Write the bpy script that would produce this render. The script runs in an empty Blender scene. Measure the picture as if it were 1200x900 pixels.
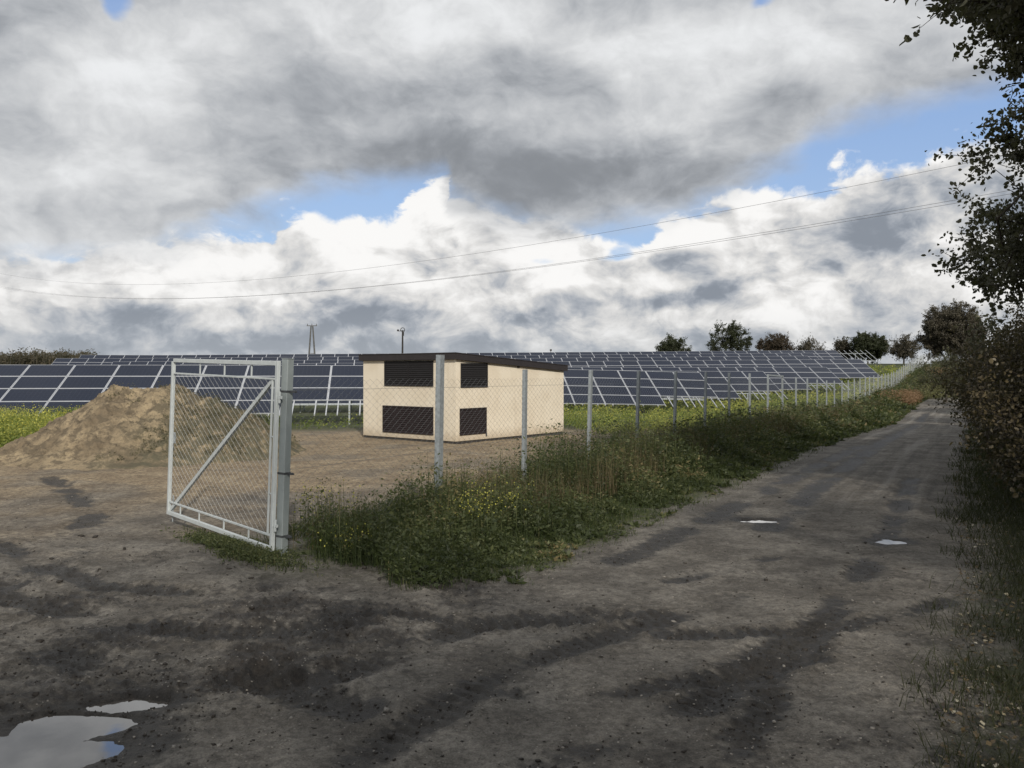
import bpy, math, random
import numpy as np
from mathutils import Vector, Matrix, Euler
R = math.radians
rng = np.random.default_rng(7)
random.seed(7)
scene = bpy.context.scene
col = scene.collection
H = 1.95            # height of the lens above the gate's foot
FX = 960.0
def px(x, y, z=0.0):           # where a line of sight meets height z
    Y = (H - z) * FX / (y - 438.0)
    return ((x - 600.0) / FX * Y, Y)
def sm(a, b, x):
    t = np.clip((np.asarray(x, float) - a) / (b - a), 0, 1)
    return t * t * (3 - 2 * t)

# ------------------------------------------------------------------ noise
def _hash(ix, iy, s):
    h = (ix.astype(np.int64) * 374761393 + iy.astype(np.int64) * 668265263 + s * 1442695041) & 0xFFFFFFFF
    h = ((h ^ (h >> 13)) * 1274126177) & 0xFFFFFFFF
    h = h ^ (h >> 16)
    return (h & 0xFFFFFF) / float(0xFFFFFF)
def gnoise(x, y, s=0):
    x = np.asarray(x, float); y = np.asarray(y, float)
    ix = np.floor(x); iy = np.floor(y); fx = x - ix; fy = y - iy
    u = fx * fx * fx * (fx * (fx * 6 - 15) + 10); v = fy * fy * fy * (fy * (fy * 6 - 15) + 10)
    def g(dx, dy):
        a = _hash(ix + dx, iy + dy, s) * 2 * np.pi
        return np.cos(a) * (fx - dx) + np.sin(a) * (fy - dy)
    return ((g(0, 0) * (1 - u) + g(1, 0) * u) * (1 - v) + (g(0, 1) * (1 - u) + g(1, 1) * u) * v) * 1.5
def fbm(x, y, f=1.0, o=4, s=0, gain=.5):
    r = 0; a = 1; n = 0
    for i in range(o):
        r = r + a * gnoise(x * f, y * f, s + i * 17); n += a; f *= 2.03; a *= gain
    return r / n
def ridge(x, y, f=1.0, o=3, s=0):
    r = 0; a = 1; n = 0
    for i in range(o):
        r = r + a * (1 - 2 * np.abs(gnoise(x * f, y * f, s + i * 13))); n += a; f *= 2.1; a *= .5
    return r / n

# ------------------------------------------------------------------ terrain
PY = np.array([-400, -30, 0, 8, 30, 45, 55, 64, 75, 84, 94, 104, 114, 130, 160, 220, 320, 600, 1200, 4000.])
PZ = np.array([.4, .3, .12, 0, 0, -.05, -.1, .08, .55, .98, 1.5, 2.15, 2.55, 2.9, 3.0, 2.2, 0.4, -2, -6, -20.])
def base(x, y):
    x = np.asarray(x, float); y = np.asarray(y, float)
    y0 = y - .158 * x
    z = np.interp(y0, PY, PZ)
    z = (z + np.interp(y0 - 4, PY, PZ) + np.interp(y0 + 4, PY, PZ)) / 3
    z = z + np.clip(x + 18, -25, 75) * .0115 * sm(60, 80, y0) * (1 - sm(150, 300, y0))
    z = z - .40 * np.exp(-((x - 18) / 11) ** 2 - ((y - 41) / 15) ** 2)
    # bank between the lane and the right-hand bushes
    e = x - (.573 * y - .2)
    z = z + .45 * sm(.6, 4.5, e) * sm(2, 8, y) * (1 - sm(60, 90, y))
    return z
def bz(x, y): return float(base(x, y))

PUD = [  # centre pixel, half sizes in metres, level drop
    (28, 884, .52, .36, 'large puddle reflecting grey sky at bottom left corner of the mud'),
    (92, 852, .34, .15, 'narrow puddle beside the large one, dotted with mud clods'),
    (150, 829, .27, .11, 'small oval puddle in the wet tyre ruts left of the lane'),
    (888, 612, .30, .14, 'thin bright puddle in the left wheel track of the lane'),
    (1045, 637, .21, .15, 'small bright puddle in the right wheel track of the lane')]
pud = []
for a, b, rx, ry, lab in PUD:
    X, Y = px(a, b, 0.02)
    for _ in range(3):
        X, Y = px(a, b, bz(X, Y) - .02)
    pud.append((X, Y, rx, ry, bz(X, Y), lab))

TR = [ # wheel tracks: pixels on the ground, half width, depth
    ([(250, 812), (400, 790), (470, 762), (560, 733), (700, 722)], .17, .05),
    ([(380, 726), (470, 722), (560, 736), (700, 728), (830, 712)], .10, .03),
    ([(420, 890), (480, 858), (560, 806), (640, 768), (720, 745), (860, 700)], .14, .035),
    ([(560, 812), (700, 818), (800, 800), (960, 772)], .10, .03),
    ([(820, 830), (880, 775), (960, 735), (1005, 685), (1040, 625), (1070, 560)], .16, .03),
    ([(780, 745), (900, 742), (1000, 735), (1110, 705)], .12, .03),
    ([(790, 682), (850, 664), (900, 655)], .12, .035),
    ([(0, 735), (60, 762), (130, 800), (300, 800), (420, 830)], .18, .05),
    ([(0, 700), (140, 735), (280, 745), (420, 735)], .16, .04),
    ([(60, 560), (110, 600), (80, 650), (0, 690)], .22, .04),
    ([(0, 640), (120, 690), (260, 700), (400, 690), (520, 700)], .15, .04),
    ([(640, 900), (730, 870), (860, 800), (960, 760)], .13, .025),
    ([(860, 880), (900, 830), (900, 790), (960, 745)], .12, .02),
    ([(900, 620), (960, 570), (1040, 515), (1085, 487)], .22, .02),
    ([(720, 660), (830, 610), (930, 560), (1010, 522)], .2, .018)]
TRW = []
for pts, w, d in TR:
    q = []
    for a, b in pts:
        X, Y = px(a, b, 0.0)
        X, Y = px(a, b, bz(X, Y)); q.append((X, Y))
    TRW.append((q, w, d))
def seg_dist(x, y, q):
    best = np.full(x.shape, 1e9); arc = np.zeros(x.shape); acc = 0
    for (ax, ay), (bx, by) in zip(q[:-1], q[1:]):
        dx, dy = bx - ax, by - ay; L = math.hypot(dx, dy)
        t = np.clip(((x - ax) * dx + (y - ay) * dy) / (L * L), 0, 1)
        d = np.hypot(x - ax - t * dx, y - ay - t * dy)
        m = d < best; best = np.where(m, d, best); arc = np.where(m, acc + t * L, arc); acc += L
    return best, arc
def edge_l(y): return .573 * y - 4.45
def edge_r(y): return .573 * y - .15 + .28 * (1 - sm(8, 14, y))
def fence_x(y): return .573 * y - 7.3
def zones(x, y):
    D = np.hypot(x, y)
    n = fbm(x, y, .35, 3, 5); n2 = fbm(x, y, 1.1, 4, 9)
    left = 1 - sm(-.3, .8, x - fence_x(y) + n * .8)
    sand = sm(9.0, 15.5, y + n * 3.5 - .10 * x + n2 * 1.5) * left
    wet = np.clip(.42 + .9 * n2 + .25 * n, 0, 1) * (1 - sm(6.5, 12.5, y + n * 3))
    wet = np.maximum(wet, 1.0 * np.exp(-((x + 1.6) / 2.1) ** 2 - ((y - 5.8) / 1.6) ** 2) * (.85 + 1.1 * n2))
    wet = np.maximum(wet, .8 * np.exp(-((x + .2) / 1.6) ** 2 - ((y - 6.6) / .7) ** 2) * (.7 + 1.2 * n2))
    wet = np.maximum(wet, .8 * np.exp(-((x + 3.0) / 1.4) ** 2 - ((y - 4.8) / .9) ** 2) * (.8 + n2))
    onroad = sm(edge_l(y) - .2, edge_l(y) + .9, x) * (1 - sm(edge_r(y) - .9, edge_r(y) + .1, x))
    wet = wet * (1 - .45 * onroad)
    return sand, np.clip(wet, 0, 1), onroad
def detail(x, y):
    """height detail and track mask"""
    D = np.hypot(x, y)
    sand, wet, onroad = zones(x, y)
    wx = x + .05 * fbm(x, y, 4, 2, 31); wy = y + .05 * fbm(x, y, 4, 2, 37)
    z = .020 * fbm(x, y, .9, 3, 2) * (1 - .4 * onroad)
    lump = np.clip(ridge(wx, wy, 4.2, 4, 3), 0, 1) ** 1.5 + .75 * np.clip(ridge(wx, wy, 11, 3, 303), 0, 1) ** 2 * (1 - sm(9, 18, D))
    z = z + lump * (.010 - .005 * onroad + .038 * wet * (1 - .75 * onroad) + .008 * fbm(x, y, 1.5, 2, 88)) + .006 * fbm(x, y, 16, 2, 4)
    z = z + .012 * fbm(x * .6, y, 3, 3, 21) * (1 - onroad * .7)
    trk = np.zeros(x.shape)
    near = (D < 60)
    for q, w, d in TRW:
        xs = [p[0] for p in q]; ys = [p[1] for p in q]
        m = near & (x > min(xs) - 1) & (x < max(xs) + 1) & (y > min(ys) - 1) & (y < max(ys) + 1)
        if not m.any(): continue
        dist, arc = seg_dist(x[m] + .06 * fbm(x[m], y[m], 2, 3, 50), y[m] + .05 * fbm(x[m], y[m], 2.3, 3, 51), q)
        e = np.exp(-(dist / w) ** 2 * 1.1)
        brk = .25 + .75 * sm(-.40, .10, fbm(x[m], y[m], .9, 2, 61))
        rim = np.exp(-((dist - w * 1.45) / (w * .4)) ** 2)
        tread = .019 * np.sin(arc * 2 * np.pi / .11 + dist * 14) * e
        z[m] += brk * (-d * .55 * e + d * .34 * rim * (1 + 1.6 * fbm(x[m], y[m], 9, 2, 8)) + tread * .5)
        trk[m] = np.maximum(trk[m], brk * np.clip(e * (1.15 + .7 * fbm(x[m], y[m], 5, 3, 71) + .32 * np.sin(arc * 2 * np.pi / .11 + dist * 14)), 0, 1))
    fade = 1 - sm(40, 90, D)
    z = z * fade
    for X, Y, rx, ry, z0, lab in pud:
        r = np.sqrt(((x - X + .1 * fbm(x, y, 3.2, 3, 81)) / rx) ** 2 + ((y - Y + .06 * fbm(x, y, 3.7, 3, 83)) / ry) ** 2)
        k = 1 - sm(.9, 2.0, r)
        zb = base(x, y)
        tgt = z0 - zb + .012 * sm(1., 1.3, r) + (-.045) * (1 - sm(.55, 1.1, r)) + .25 * (z - .01)
        z = z * (1 - k) + tgt * k
        trk = np.maximum(trk, .8 * (1 - sm(.8, 2.3, r)))
    z = z + (.25 * fbm(x, y, .02, 2, 91) + .05 * fbm(x, y, .12, 2, 93)) * sm(30, 60, D) * .4
    return z, trk, sand, wet, onroad
def ground(x, y):
    x = np.atleast_1d(np.asarray(x, float)); y = np.atleast_1d(np.asarray(y, float))
    return base(x, y) + detail(x, y)[0]

# ------------------------------------------------------------------ object helpers
def tag(o, label=None, cat=None, group=None, kind=None):
    if label: o['label'] = label
    if cat: o['category'] = cat
    if group: o['group'] = group
    if kind: o['kind'] = kind
    return o
def empty(name, loc=(0, 0, 0), rz=0):
    o = bpy.data.objects.new(name, None); col.objects.link(o)
    o.location = loc; o.rotation_euler = (0, 0, rz); o.empty_display_size = .3
    return o
def link(name, me, parent=None):
    o = bpy.data.objects.new(name, me); col.objects.link(o)
    if parent: o.parent = parent
    return o
def npmesh(name, V, F, mats, mi=None, smooth=False, fattr=None, vcol=None, uv=None):
    V = np.asarray(V, np.float32).reshape(-1, 3); F = np.asarray(F, np.int32); k = F.shape[1]
    me = bpy.data.meshes.new(name)
    me.vertices.add(len(V)); me.vertices.foreach_set('co', V.ravel())
    me.loops.add(F.size); me.loops.foreach_set('vertex_index', F.ravel())
    me.polygons.add(len(F)); me.polygons.foreach_set('loop_start', np.arange(0, F.size, k, dtype=np.int32))
    if mi is not None: me.polygons.foreach_set('material_index', np.asarray(mi, np.int32))
    me.polygons.foreach_set('use_smooth', np.full(len(F), smooth))
    for m in (mats if isinstance(mats, (list, tuple)) else [mats]): me.materials.append(m)
    if fattr is not None:
        a = me.attributes.new('v', 'FLOAT', 'FACE'); a.data.foreach_set('value', np.asarray(fattr, np.float32))
    if vcol is not None:
        a = me.attributes.new('zone', 'FLOAT_COLOR', 'POINT'); a.data.foreach_set('color', np.asarray(vcol, np.float32).ravel())
    me.update(calc_edges=True); me.validate()
    return me
class MB:
    """collects quads"""
    def __init__(s): s.V = []; s.F = []; s.M = []; s.n = 0
    def add(s, V, F, m=0):
        V = np.asarray(V, float).reshape(-1, 3); F = np.asarray(F, int)
        s.V.append(V); s.F.append(F + s.n); s.M += [m] * len(F); s.n += len(V); return s
    def box(s, c, h, rot=None, m=0):
        x, y, z = h
        V = np.array([[a, b, d] for d in (-z, z) for b in (-y, y) for a in (-x, x)], float)
        if rot is not None: V = V @ np.array(rot).T
        V = V + np.array(c)
        return s.add(V, [[0, 2, 3, 1], [4, 5, 7, 6], [0, 1, 5, 4], [2, 6, 7, 3], [0, 4, 6, 2], [1, 3, 7, 5]], m)
    def bbox(s, c, h, b=.004, rot=None, m=0):
        """box with chamfered vertical and horizontal edges (approx: 3 nested boxes hull)"""
        x, y, z = h; V = []
        for zz, k in ((-z, b), (-z + b, 0), (z - b, 0), (z, b)):
            for (sx, sy) in ((-1, -1), (1, -1), (1, 1), (-1, 1)):
                X, Y = sx * (x - k), sy * (y - k)
                if sx * sy > 0: V += [(X - sx * 0, Y - sy * b if k == 0 else Y, zz), (X - sx * b if k == 0 else X, Y, zz)]
                else: V += [(X - sx * b if k == 0 else X, Y, zz), (X, Y - sy * b if k == 0 else Y, zz)]
        V = np.array(V, float); F = []
        for r in range(3):
            for i in range(8):
                j = (i + 1) % 8; F.append([r * 8 + i, r * 8 + j, r * 8 + 8 + j, r * 8 + 8 + i])
        for o_ in (0, 24):
            q = [[0, 1, 2, 3], [0, 3, 4, 7], [4, 5, 6, 7]]
            for f in q: F.append([o_ + i for i in (f if o_ else f[::-1])])
        if rot is not None: V = V @ np.array(rot).T
        return s.add(V + np.array(c), F, m)
    def bar(s, a, b, w, t=None, up=(0, 0, 1), m=0, bev=0):
        a = Vector(a); b = Vector(b); d = (b - a); L = d.length; d.normalize(); u = Vector(up)
        sd = d.cross(u); sd = sd.normalized() if sd.length > 1e-4 else Vector((1, 0, 0)); u = sd.cross(d)
        rot = np.array([[sd.x, d.x, u.x], [sd.y, d.y, u.y], [sd.z, d.z, u.z]])
        f = s.bbox if bev else s.box
        if bev: return s.bbox((a + b) / 2, (w / 2, L / 2, (t or w) / 2), bev, rot, m)
        return s.box((a + b) / 2, (w / 2, L / 2, (t or w) / 2), rot, m)
    def tube(s, P, r, n=6, m=0, cap=True):
        P = [Vector(p) for p in P]; rr = r if isinstance(r, (list, tuple, np.ndarray)) else [r] * len(P)
        V = []; pu = None
        for i, p in enumerate(P):
            d = (P[min(i + 1, len(P) - 1)] - P[max(i - 1, 0)]).normalized()
            if pu is None: pu = Vector((1, 0, 0)) if abs(d.x) < .8 else Vector((0, 1, 0))
            sd = d.cross(pu).normalized(); pu = sd.cross(d).normalized()
            for k in range(n):
                a = 2 * math.pi * k / n; V.append(p + rr[i] * (math.cos(a) * sd + math.sin(a) * pu))
        F = [[i * n + k, i * n + (k + 1) % n, (i + 1) * n + (k + 1) % n, (i + 1) * n + k] for i in range(len(P) - 1) for k in range(n)]
        if cap and n % 2 == 0:
            for o_ in (0, (len(P) - 1) * n):
                for k in range(0, n - 2, 2): F.append([o_, o_ + k + 1, o_ + k + 2, o_ + (k + 3) % n] if k + 3 <= n else [o_] * 4)
        return s.add([list(v) for v in V], F, m)
    def mesh(s, name, mats, smooth=False):
        return npmesh(name, np.concatenate(s.V), np.concatenate(s.F), mats, s.M, smooth)
    def build(s, name, mats, parent=None, smooth=False):
        return link(name, s.mesh(name, mats, smooth), parent)

# ------------------------------------------------------------------ node helpers
class NT:
    def __init__(s, tree): s.t = tree; s.t.nodes.clear()
    def n(s, typ, inp=None, **kw):
        nd = s.t.nodes.new(typ)
        for k, v in kw.items(): setattr(nd, k, v)
        for k, v in (inp or {}).items(): s.set(nd.inputs[k], v)
        return nd
    def set(s, sock, v):
        if isinstance(v, bpy.types.NodeSocket): s.t.links.new(v, sock)
        elif isinstance(v, bpy.types.Node): s.t.links.new(v.outputs[0], sock)
        else:
            if isinstance(v, (tuple, list)) and len(v) == 3 and sock.type == 'RGBA': v = (*v, 1)
            sock.default_value = v
    def m(s, op, a, b=0.0, c=0.0, clamp=False):
        nd = s.t.nodes.new('ShaderNodeMath'); nd.operation = op; nd.use_clamp = clamp
        for i, v in enumerate((a, b, c)): s.set(nd.inputs[i], v)
        return nd.outputs[0]
    def add(s, a, b): return s.m('ADD', a, b)
    def mul(s, a, b): return s.m('MULTIPLY', a, b)
    def sstep(s, a, b, x):
        nd = s.t.nodes.new('ShaderNodeMapRange'); nd.interpolation_type = 'SMOOTHSTEP'
        s.set(nd.inputs[0], x); nd.inputs[1].default_value = a; nd.inputs[2].default_value = b
        return nd.outputs[0]
    def mix(s, f, a, b, mode='MIX'):
        nd = s.t.nodes.new('ShaderNodeMix'); nd.data_type = 'RGBA'; nd.blend_type = mode
        s.set(nd.inputs[0], f); s.set(nd.inputs[6], a); s.set(nd.inputs[7], b)
        return nd.outputs[2]
    def noise(s, vec, scale, detail=4, rough=.55, dist=0, typ='FBM'):
        nd = s.t.nodes.new('ShaderNodeTexNoise'); nd.noise_type = typ
        if vec is not None: s.set(nd.inputs['Vector'], vec)
        nd.inputs['Scale'].default_value = scale; nd.inputs['Detail'].default_value = detail
        nd.inputs['Roughness'].default_value = rough; nd.inputs['Distortion'].default_value = dist
        return nd.outputs[0]
    def ramp(s, fac, stops, interp='LINEAR'):
        nd = s.t.nodes.new('ShaderNodeValToRGB'); cr = nd.color_ramp; cr.interpolation = interp
        s.set(nd.inputs[0], fac)
        while len(cr.elements) < len(stops): cr.elements.new(.5)
        for e, (p, c) in zip(cr.elements, stops):
            e.position = p; e.color = (*c, 1) if isinstance(c, (tuple, list)) else (c, c, c, 1)
        return nd.outputs[0]
    def attr(s, name):
        nd = s.t.nodes.new('ShaderNodeAttribute'); nd.attribute_name = name; return nd
def newmat(name):
    m = bpy.data.materials.new(name); m.use_nodes = True; return m, NT(m.node_tree)
def finish(t, bsdf, disp=None):
    o = t.n('ShaderNodeOutputMaterial'); t.t.links.new(bsdf.outputs[0], o.inputs[0])
def simple(name, c, rough=.5, metal=0, var=.15, scale=8, bump=.0, bscale=60, spec=.5, c2=None):
    m, t = newmat(name)
    g = t.n('ShaderNodeNewGeometry')
    nz = t.noise(g.outputs['Position'], scale, 5, .6)
    f = t.sstep(.3, .7, nz)
    c2 = c2 or tuple(v * (1 - var * 2) for v in c)
    b = t.n('ShaderNodeBsdfPrincipled', {'Base Color': t.mix(f, c2, c), 'Roughness': rough, 'Metallic': metal})
    b.inputs['Specular IOR Level'].default_value = spec
    if bump:
        bp = t.n('ShaderNodeBump', {'Height': t.noise(g.outputs['Position'], bscale, 3), 'Strength': bump, 'Distance': .01})
        t.t.links.new(bp.outputs[0], b.inputs['Normal'])
    finish(t, b); return m
def leafmat(name, stops, trans=.35, rough=.55):
    m, t = newmat(name)
    a = t.attr('v'); c = t.ramp(a.outputs['Fac'], stops)
    b = t.n('ShaderNodeBsdfPrincipled', {'Base Color': c, 'Roughness': rough}); b.inputs['Specular IOR Level'].default_value = .35
    tr = t.n('ShaderNodeBsdfTranslucent', {'Color': t.mix(.5, c, (.12, .14, .02), 'ADD')})
    mx = t.n('ShaderNodeMixShader', {0: trans, 1: b, 2: tr}); finish(t, mx); return m

# ------------------------------------------------------------------ ground material
def ground_mat(name):
    m, t = newmat(name)
    g = t.n('ShaderNodeNewGeometry'); P = g.outputs['Position']
    z = t.attr('zone'); sp = t.n('ShaderNodeSeparateColor', {0: z.outputs['Color']})
    sand, wet, trk = sp.outputs[0], sp.outputs[1], sp.outputs[2]
    green = z.outputs['Alpha']
    n1 = t.noise(P, 1.6, 8, .62); n2 = t.noise(P, 9, 7, .65); n3 = t.noise(P, 45, 5, .7); n4 = t.noise(P, .5, 4, .6)
    dry = t.mix(t.sstep(.35, .68, n1), (.118, .107, .092), (.235, .217, .188))
    dry = t.mix(t.mul(t.sstep(.42, .75, n2), .55), dry, (.060, .052, .043))
    dry = t.mix(t.mul(t.sstep(.55, .7, n4), .4), dry, (.125, .108, .084))
    sc = t.mix(t.sstep(.35, .65, n1), (.26, .20, .13), (.40, .32, .21))
    sc = t.mix(t.mul(t.sstep(.45, .62, n2), .75), sc, (.145, .105, .07))
    c = t.mix(sand, dry, sc)
    pxyz = t.n('ShaderNodeSeparateXYZ', {0: P}); un = t.m('SUBTRACT', pxyz.outputs[0], t.mul(pxyz.outputs[1], .573))
    lv = t.n('ShaderNodeCombineXYZ', {0: t.mul(un, 1.5), 1: t.mul(pxyz.outputs[1], .09), 2: 0.0})
    ln_ = t.noise(lv, 1.6, 5, .6, .4); ra = t.attr('road').outputs['Fac']
    c = t.mix(t.mul(ra, t.mul(t.sstep(.5, .66, ln_), .6)), c, (.27, .255, .23)); c = t.mix(t.mul(ra, t.mul(t.sstep(.5, .36, ln_), .55)), c, (.075, .07, .062))
    wf = t.sstep(.30, .75, t.add(t.mul(wet, .85), t.mul(t.m('SUBTRACT', n2, .5), 1.3)))
    wetc = t.mix(t.sstep(.3, .7, n1), (.018, .015, .012), (.046, .037, .029))
    c = t.mix(t.mul(wf, .9), c, wetc)
    tf = t.sstep(.15, .72, t.add(trk, t.mul(t.m('SUBTRACT', n2, .5), 1.0)))
    c = t.mix(t.mul(tf, .85), c, (.022, .019, .016))
    c = t.mix(t.mul(t.sstep(.5, .68, n3), .5), c, t.mix(.5, c, (.03, .026, .022)))
    gn = t.noise(P, 85, 6, .8); gn2 = t.noise(P, 20, 6, .75)
    grain = t.add(t.add(.42, t.mul(t.sstep(.30, .70, gn), .62)), t.mul(t.sstep(.36, .64, gn2), .52))
    c = t.mix(1.0, c, t.n('ShaderNodeCombineColor', {0: grain, 1: grain, 2: grain}).outputs[0], 'MULTIPLY')
    # pebbles
    vo = t.n('ShaderNodeTexVoronoi', {'Vector': P, 'Scale': 26.0}); vo.inputs['Randomness'].default_value = 1
    hue = t.n('ShaderNodeSeparateColor', {0: vo.outputs['Color']})
    peb = t.mul(t.m('LESS_THAN', vo.outputs['Distance'], .17), t.m('GREATER_THAN', hue.outputs[0], .80))
    peb = t.mul(peb, t.m('SUBTRACT', 1.0, t.mul(tf, .7)))
    c = t.mix(t.mul(peb, .8), c, t.mix(hue.outputs[1], (.13, .12, .105), (.38, .36, .32)))
    gr = t.mix(t.sstep(.35, .65, n2), (.025, .035, .012), (.085, .10, .028))
    c = t.mix(t.mul(green, t.sstep(.30, .5, t.add(n1, t.mul(t.m('SUBTRACT', n2, .5), .5)))), c, gr)
    rough = t.m('SUBTRACT', .93, t.mul(t.m('MAXIMUM', wf, tf), .38))
    b = t.n('ShaderNodeBsdfPrincipled', {'Base Color': c, 'Roughness': rough})
    b.inputs['Specular IOR Level'].default_value = .35
    hgt = t.add(t.add(t.add(t.mul(n2, .55), t.mul(gn2, .40)), t.mul(gn, .16)), t.mul(peb, .08))
    bp = t.n('ShaderNodeBump', {'Height': hgt, 'Strength': .9, 'Distance': .075})
    t.t.links.new(bp.outputs[0], b.inputs['Normal'])
    finish(t, b); return m
M_ground = ground_mat('mud_and_soil')

# ------------------------------------------------------------------ build terrain
def front_(x, y): return sm(-.1, .3, y - (7.55 + .5 * fbm(x, y, 1.3, 3, 305) + 0.95 * np.clip(-x - 1.0, 0, 1.2)))
def make_terrain():
    ang = [0.0]
    a1 = np.concatenate([np.arange(-180, -48, 3.0), np.arange(-48, -36, .5), np.arange(-36, 36, .115), np.arange(36, 48, .5), np.arange(48, 180.1, 3.0)])
    a1 = a1[:-1] if abs(a1[-1] - 180) < 1e-6 else a1
    rs = [.3, .8, 1.4, 2.0, 2.6, 3.1]; r = 3.4
    while r < 30: rs.append(r); r *= 1.0075
    while r < 140: rs.append(r); r *= 1.016
    while r < 3900: rs.append(r); r *= 1.06
    rs.append(3950)
    rs = np.array(rs); A = np.radians(a1)
    RR, AA = np.meshgrid(rs, A, indexing='ij')
    X = RR * np.sin(AA); Y = RR * np.cos(AA)
    xf, yf = X.ravel(), Y.ravel()
    d, trk, sand, wet, onroad = detail(xf, yf)
    Z = base(xf, yf) + d
    y0 = yf - .158 * xf
    left = (xf < fence_x(yf) + .3)
    field = sm(27.5, 31, y0 + 2 * fbm(xf, yf, .3, 2, 77)) + sm(-1, 1.5, xf - 1.8 - .30 * (yf - 24)) * sm(20, 24, yf)*0
    field = np.clip(field, 0, 1) * left
    fl = sm(-10.6, -12.4, xf + .2 * (yf - 20)) if False else (1 - sm(-13.5, -11.0, xf + 0.25 * (yf - 22) + fbm(xf, yf, .4, 2, 13))) * sm(19, 21.5, yf)
    field = np.maximum(field, fl)
    verge = (.2 + .8 * front_(xf, yf)) * sm(-2.9, -2.1, xf) * sm(-.9, .1, xf - fence_x(yf)) * (1 - sm(-.35, .25, xf - edge_l(yf) + .5 * fbm(xf, yf, 1.2, 3, 15))) * sm(7.3, 8.2, yf)
    bankr = sm(-.40, .35, xf - edge_r(yf) + .6 * fbm(xf, yf, .9, 3, 19))
    wet = np.maximum(wet, bankr * .85)
    green = np.clip(np.maximum(np.maximum(field, verge), bankr * .55), 0, 1)
    far = sm(120, 160, RR.ravel())
    green = np.maximum(green, far)
    sand = sand * (1 - field) * (1 - .55 * sm(1.2, 4, xf) * (1 - sm(60, 70, yf)))
    sand = sand * (1 - .5 * sm(.0, .35, fbm(xf, yf, .5, 4, 97)))
    zone = np.stack([sand, wet, trk, green], 1); roadm = onroad * sm(8, 15, yf)
    V = np.stack([xf, yf, Z], 1)
    nr, na = X.shape
    i, j = np.meshgrid(np.arange(nr - 1), np.arange(na), indexing='ij')
    j2 = (j + 1) % na
    F = np.stack([i * na + j, i * na + j2, (i + 1) * na + j2, (i + 1) * na + j], -1).reshape(-1, 4)[:, ::-1]
    C = V[F].mean(1)
    cx, cy = C[:, 0], C[:, 1]
    road = (cx > edge_l(cy)) & (cx < edge_r(cy)) & (cy > -60) & (cy < 56)
    curve = (cy >= 56) & (cy < 72) & (cx > 27) & (np.abs(cy - (58 + .35 * (cx - 28))) < 2.6) & (cx < 70)
    road = road | curve
    for nm, mask in (('dirt_road', road), ('ground', ~road)):
        f = F[mask]; u, inv = np.unique(f, return_inverse=True)
        me = npmesh(nm, V[u], inv.reshape(-1, 4), M_ground, None, True, None, zone[u])
        at = me.attributes.new('road', 'FLOAT', 'POINT'); at.data.foreach_set('value', roadm[u].astype(np.float32))
        o = link(nm, me); tag(o, kind='structure')
make_terrain()

# puddles
mw, t = newmat('puddle_water')
g = t.n('ShaderNodeNewGeometry')
b = t.n('ShaderNodeBsdfPrincipled', {'Base Color': (.055, .048, .04), 'Roughness': .03, 'IOR': 1.33})
b.inputs['Specular IOR Level'].default_value = 1.0
b.inputs['Coat Weight'].default_value = 1.0
b.inputs['Coat Roughness'].default_value = .01
b.inputs['Coat IOR'].default_value = 1.6
bp = t.n('ShaderNodeBump', {'Height': t.noise(g.outputs['Position'], 5, 2), 'Strength': .03, 'Distance': .02})
t.t.links.new(bp.outputs[0], b.inputs['Normal']); finish(t, b)
for X, Y, rx, ry, z0, lab in pud:
    n = 28; V = [(X, Y, z0 - .012)]; F = []
    for k in range(n):
        a = 2 * math.pi * k / n; rr = 1.3 + .06 * math.sin(3 * a)
        V.append((X + rx * rr * math.cos(a), Y + ry * rr * math.sin(a), z0 - .012))
    F = [[0, 1 + k, 1 + (k + 1) % n, 1 + (k + 2) % n] for k in range(0, n, 2)]
    o = link('puddle', npmesh('puddle', V, F, mw)); tag(o, kind='structure')

# ------------------------------------------------------------------ materials
M_galv = simple('galvanised_steel', (.42, .46, .48), .5, .45, .14, 25, .15, 90)
M_gate = simple('grey_white_paint', (.52, .56, .565), .42, .0, .06, 12, .05, 120)
M_gpost = simple('pale_grey_painted_steel', (.27, .305, .31), .45, .0, .07, 6, .05, 120)
M_strap = simple('dark_plastic_strap', (.06, .065, .07), .6)
M_wire = simple('shaded_zinc_wire', (.20, .21, .21), .5, .3, .1, 4)  # fence wire darkened, its shaded look is put into the colour
M_gwire = simple('light_zinc_wire', (.62, .63, .62), .5, .2, .1, 4)
M_alu = simple('aluminium_rail', (.62, .64, .67), .38, .35, .05, 4)
M_cream = simple('cream_render', (.735, .665, .545), .88, 0, .05, 1.1, .35, 200, .2)
M_cream, t = newmat('cream_render_wall')
g = t.n('ShaderNodeNewGeometry'); P = g.outputs['Position']; pz = t.n('ShaderNodeSeparateXYZ', {0: P})
mp_ = t.n('ShaderNodeMapping', {0: P}); mp_.inputs['Scale'].default_value = (5, 5, .35)
c = t.mix(t.sstep(.35, .65, t.noise(P, 1.3, 4)), (.69, .615, .49), (.745, .675, .55))
c = t.mix(t.mul(t.sstep(.56, .75, t.noise(mp_.outputs[0], 1.5, 5)), .28), c, (.50, .43, .33))
spl = t.m('SUBTRACT', 1.0, t.sstep(.02, .42, t.add(pz.outputs[2], t.mul(t.m('SUBTRACT', t.noise(P, 7, 6, .7), .5), .5))))
c = t.mix(t.mul(spl, .55), c, (.34, .26, .17))
b = t.n('ShaderNodeBsdfPrincipled', {'Base Color': c, 'Roughness': .9}); b.inputs['Specular IOR Level'].default_value = .2
bp = t.n('ShaderNodeBump', {'Height': t.noise(P, 180, 3), 'Strength': .35, 'Distance': .01}); t.t.links.new(bp.outputs[0], b.inputs['Normal']); finish(t, b)
M_roof = simple('dark_roof_sheet', (.030, .025, .026), .6, 0, .1, 6)
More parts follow.
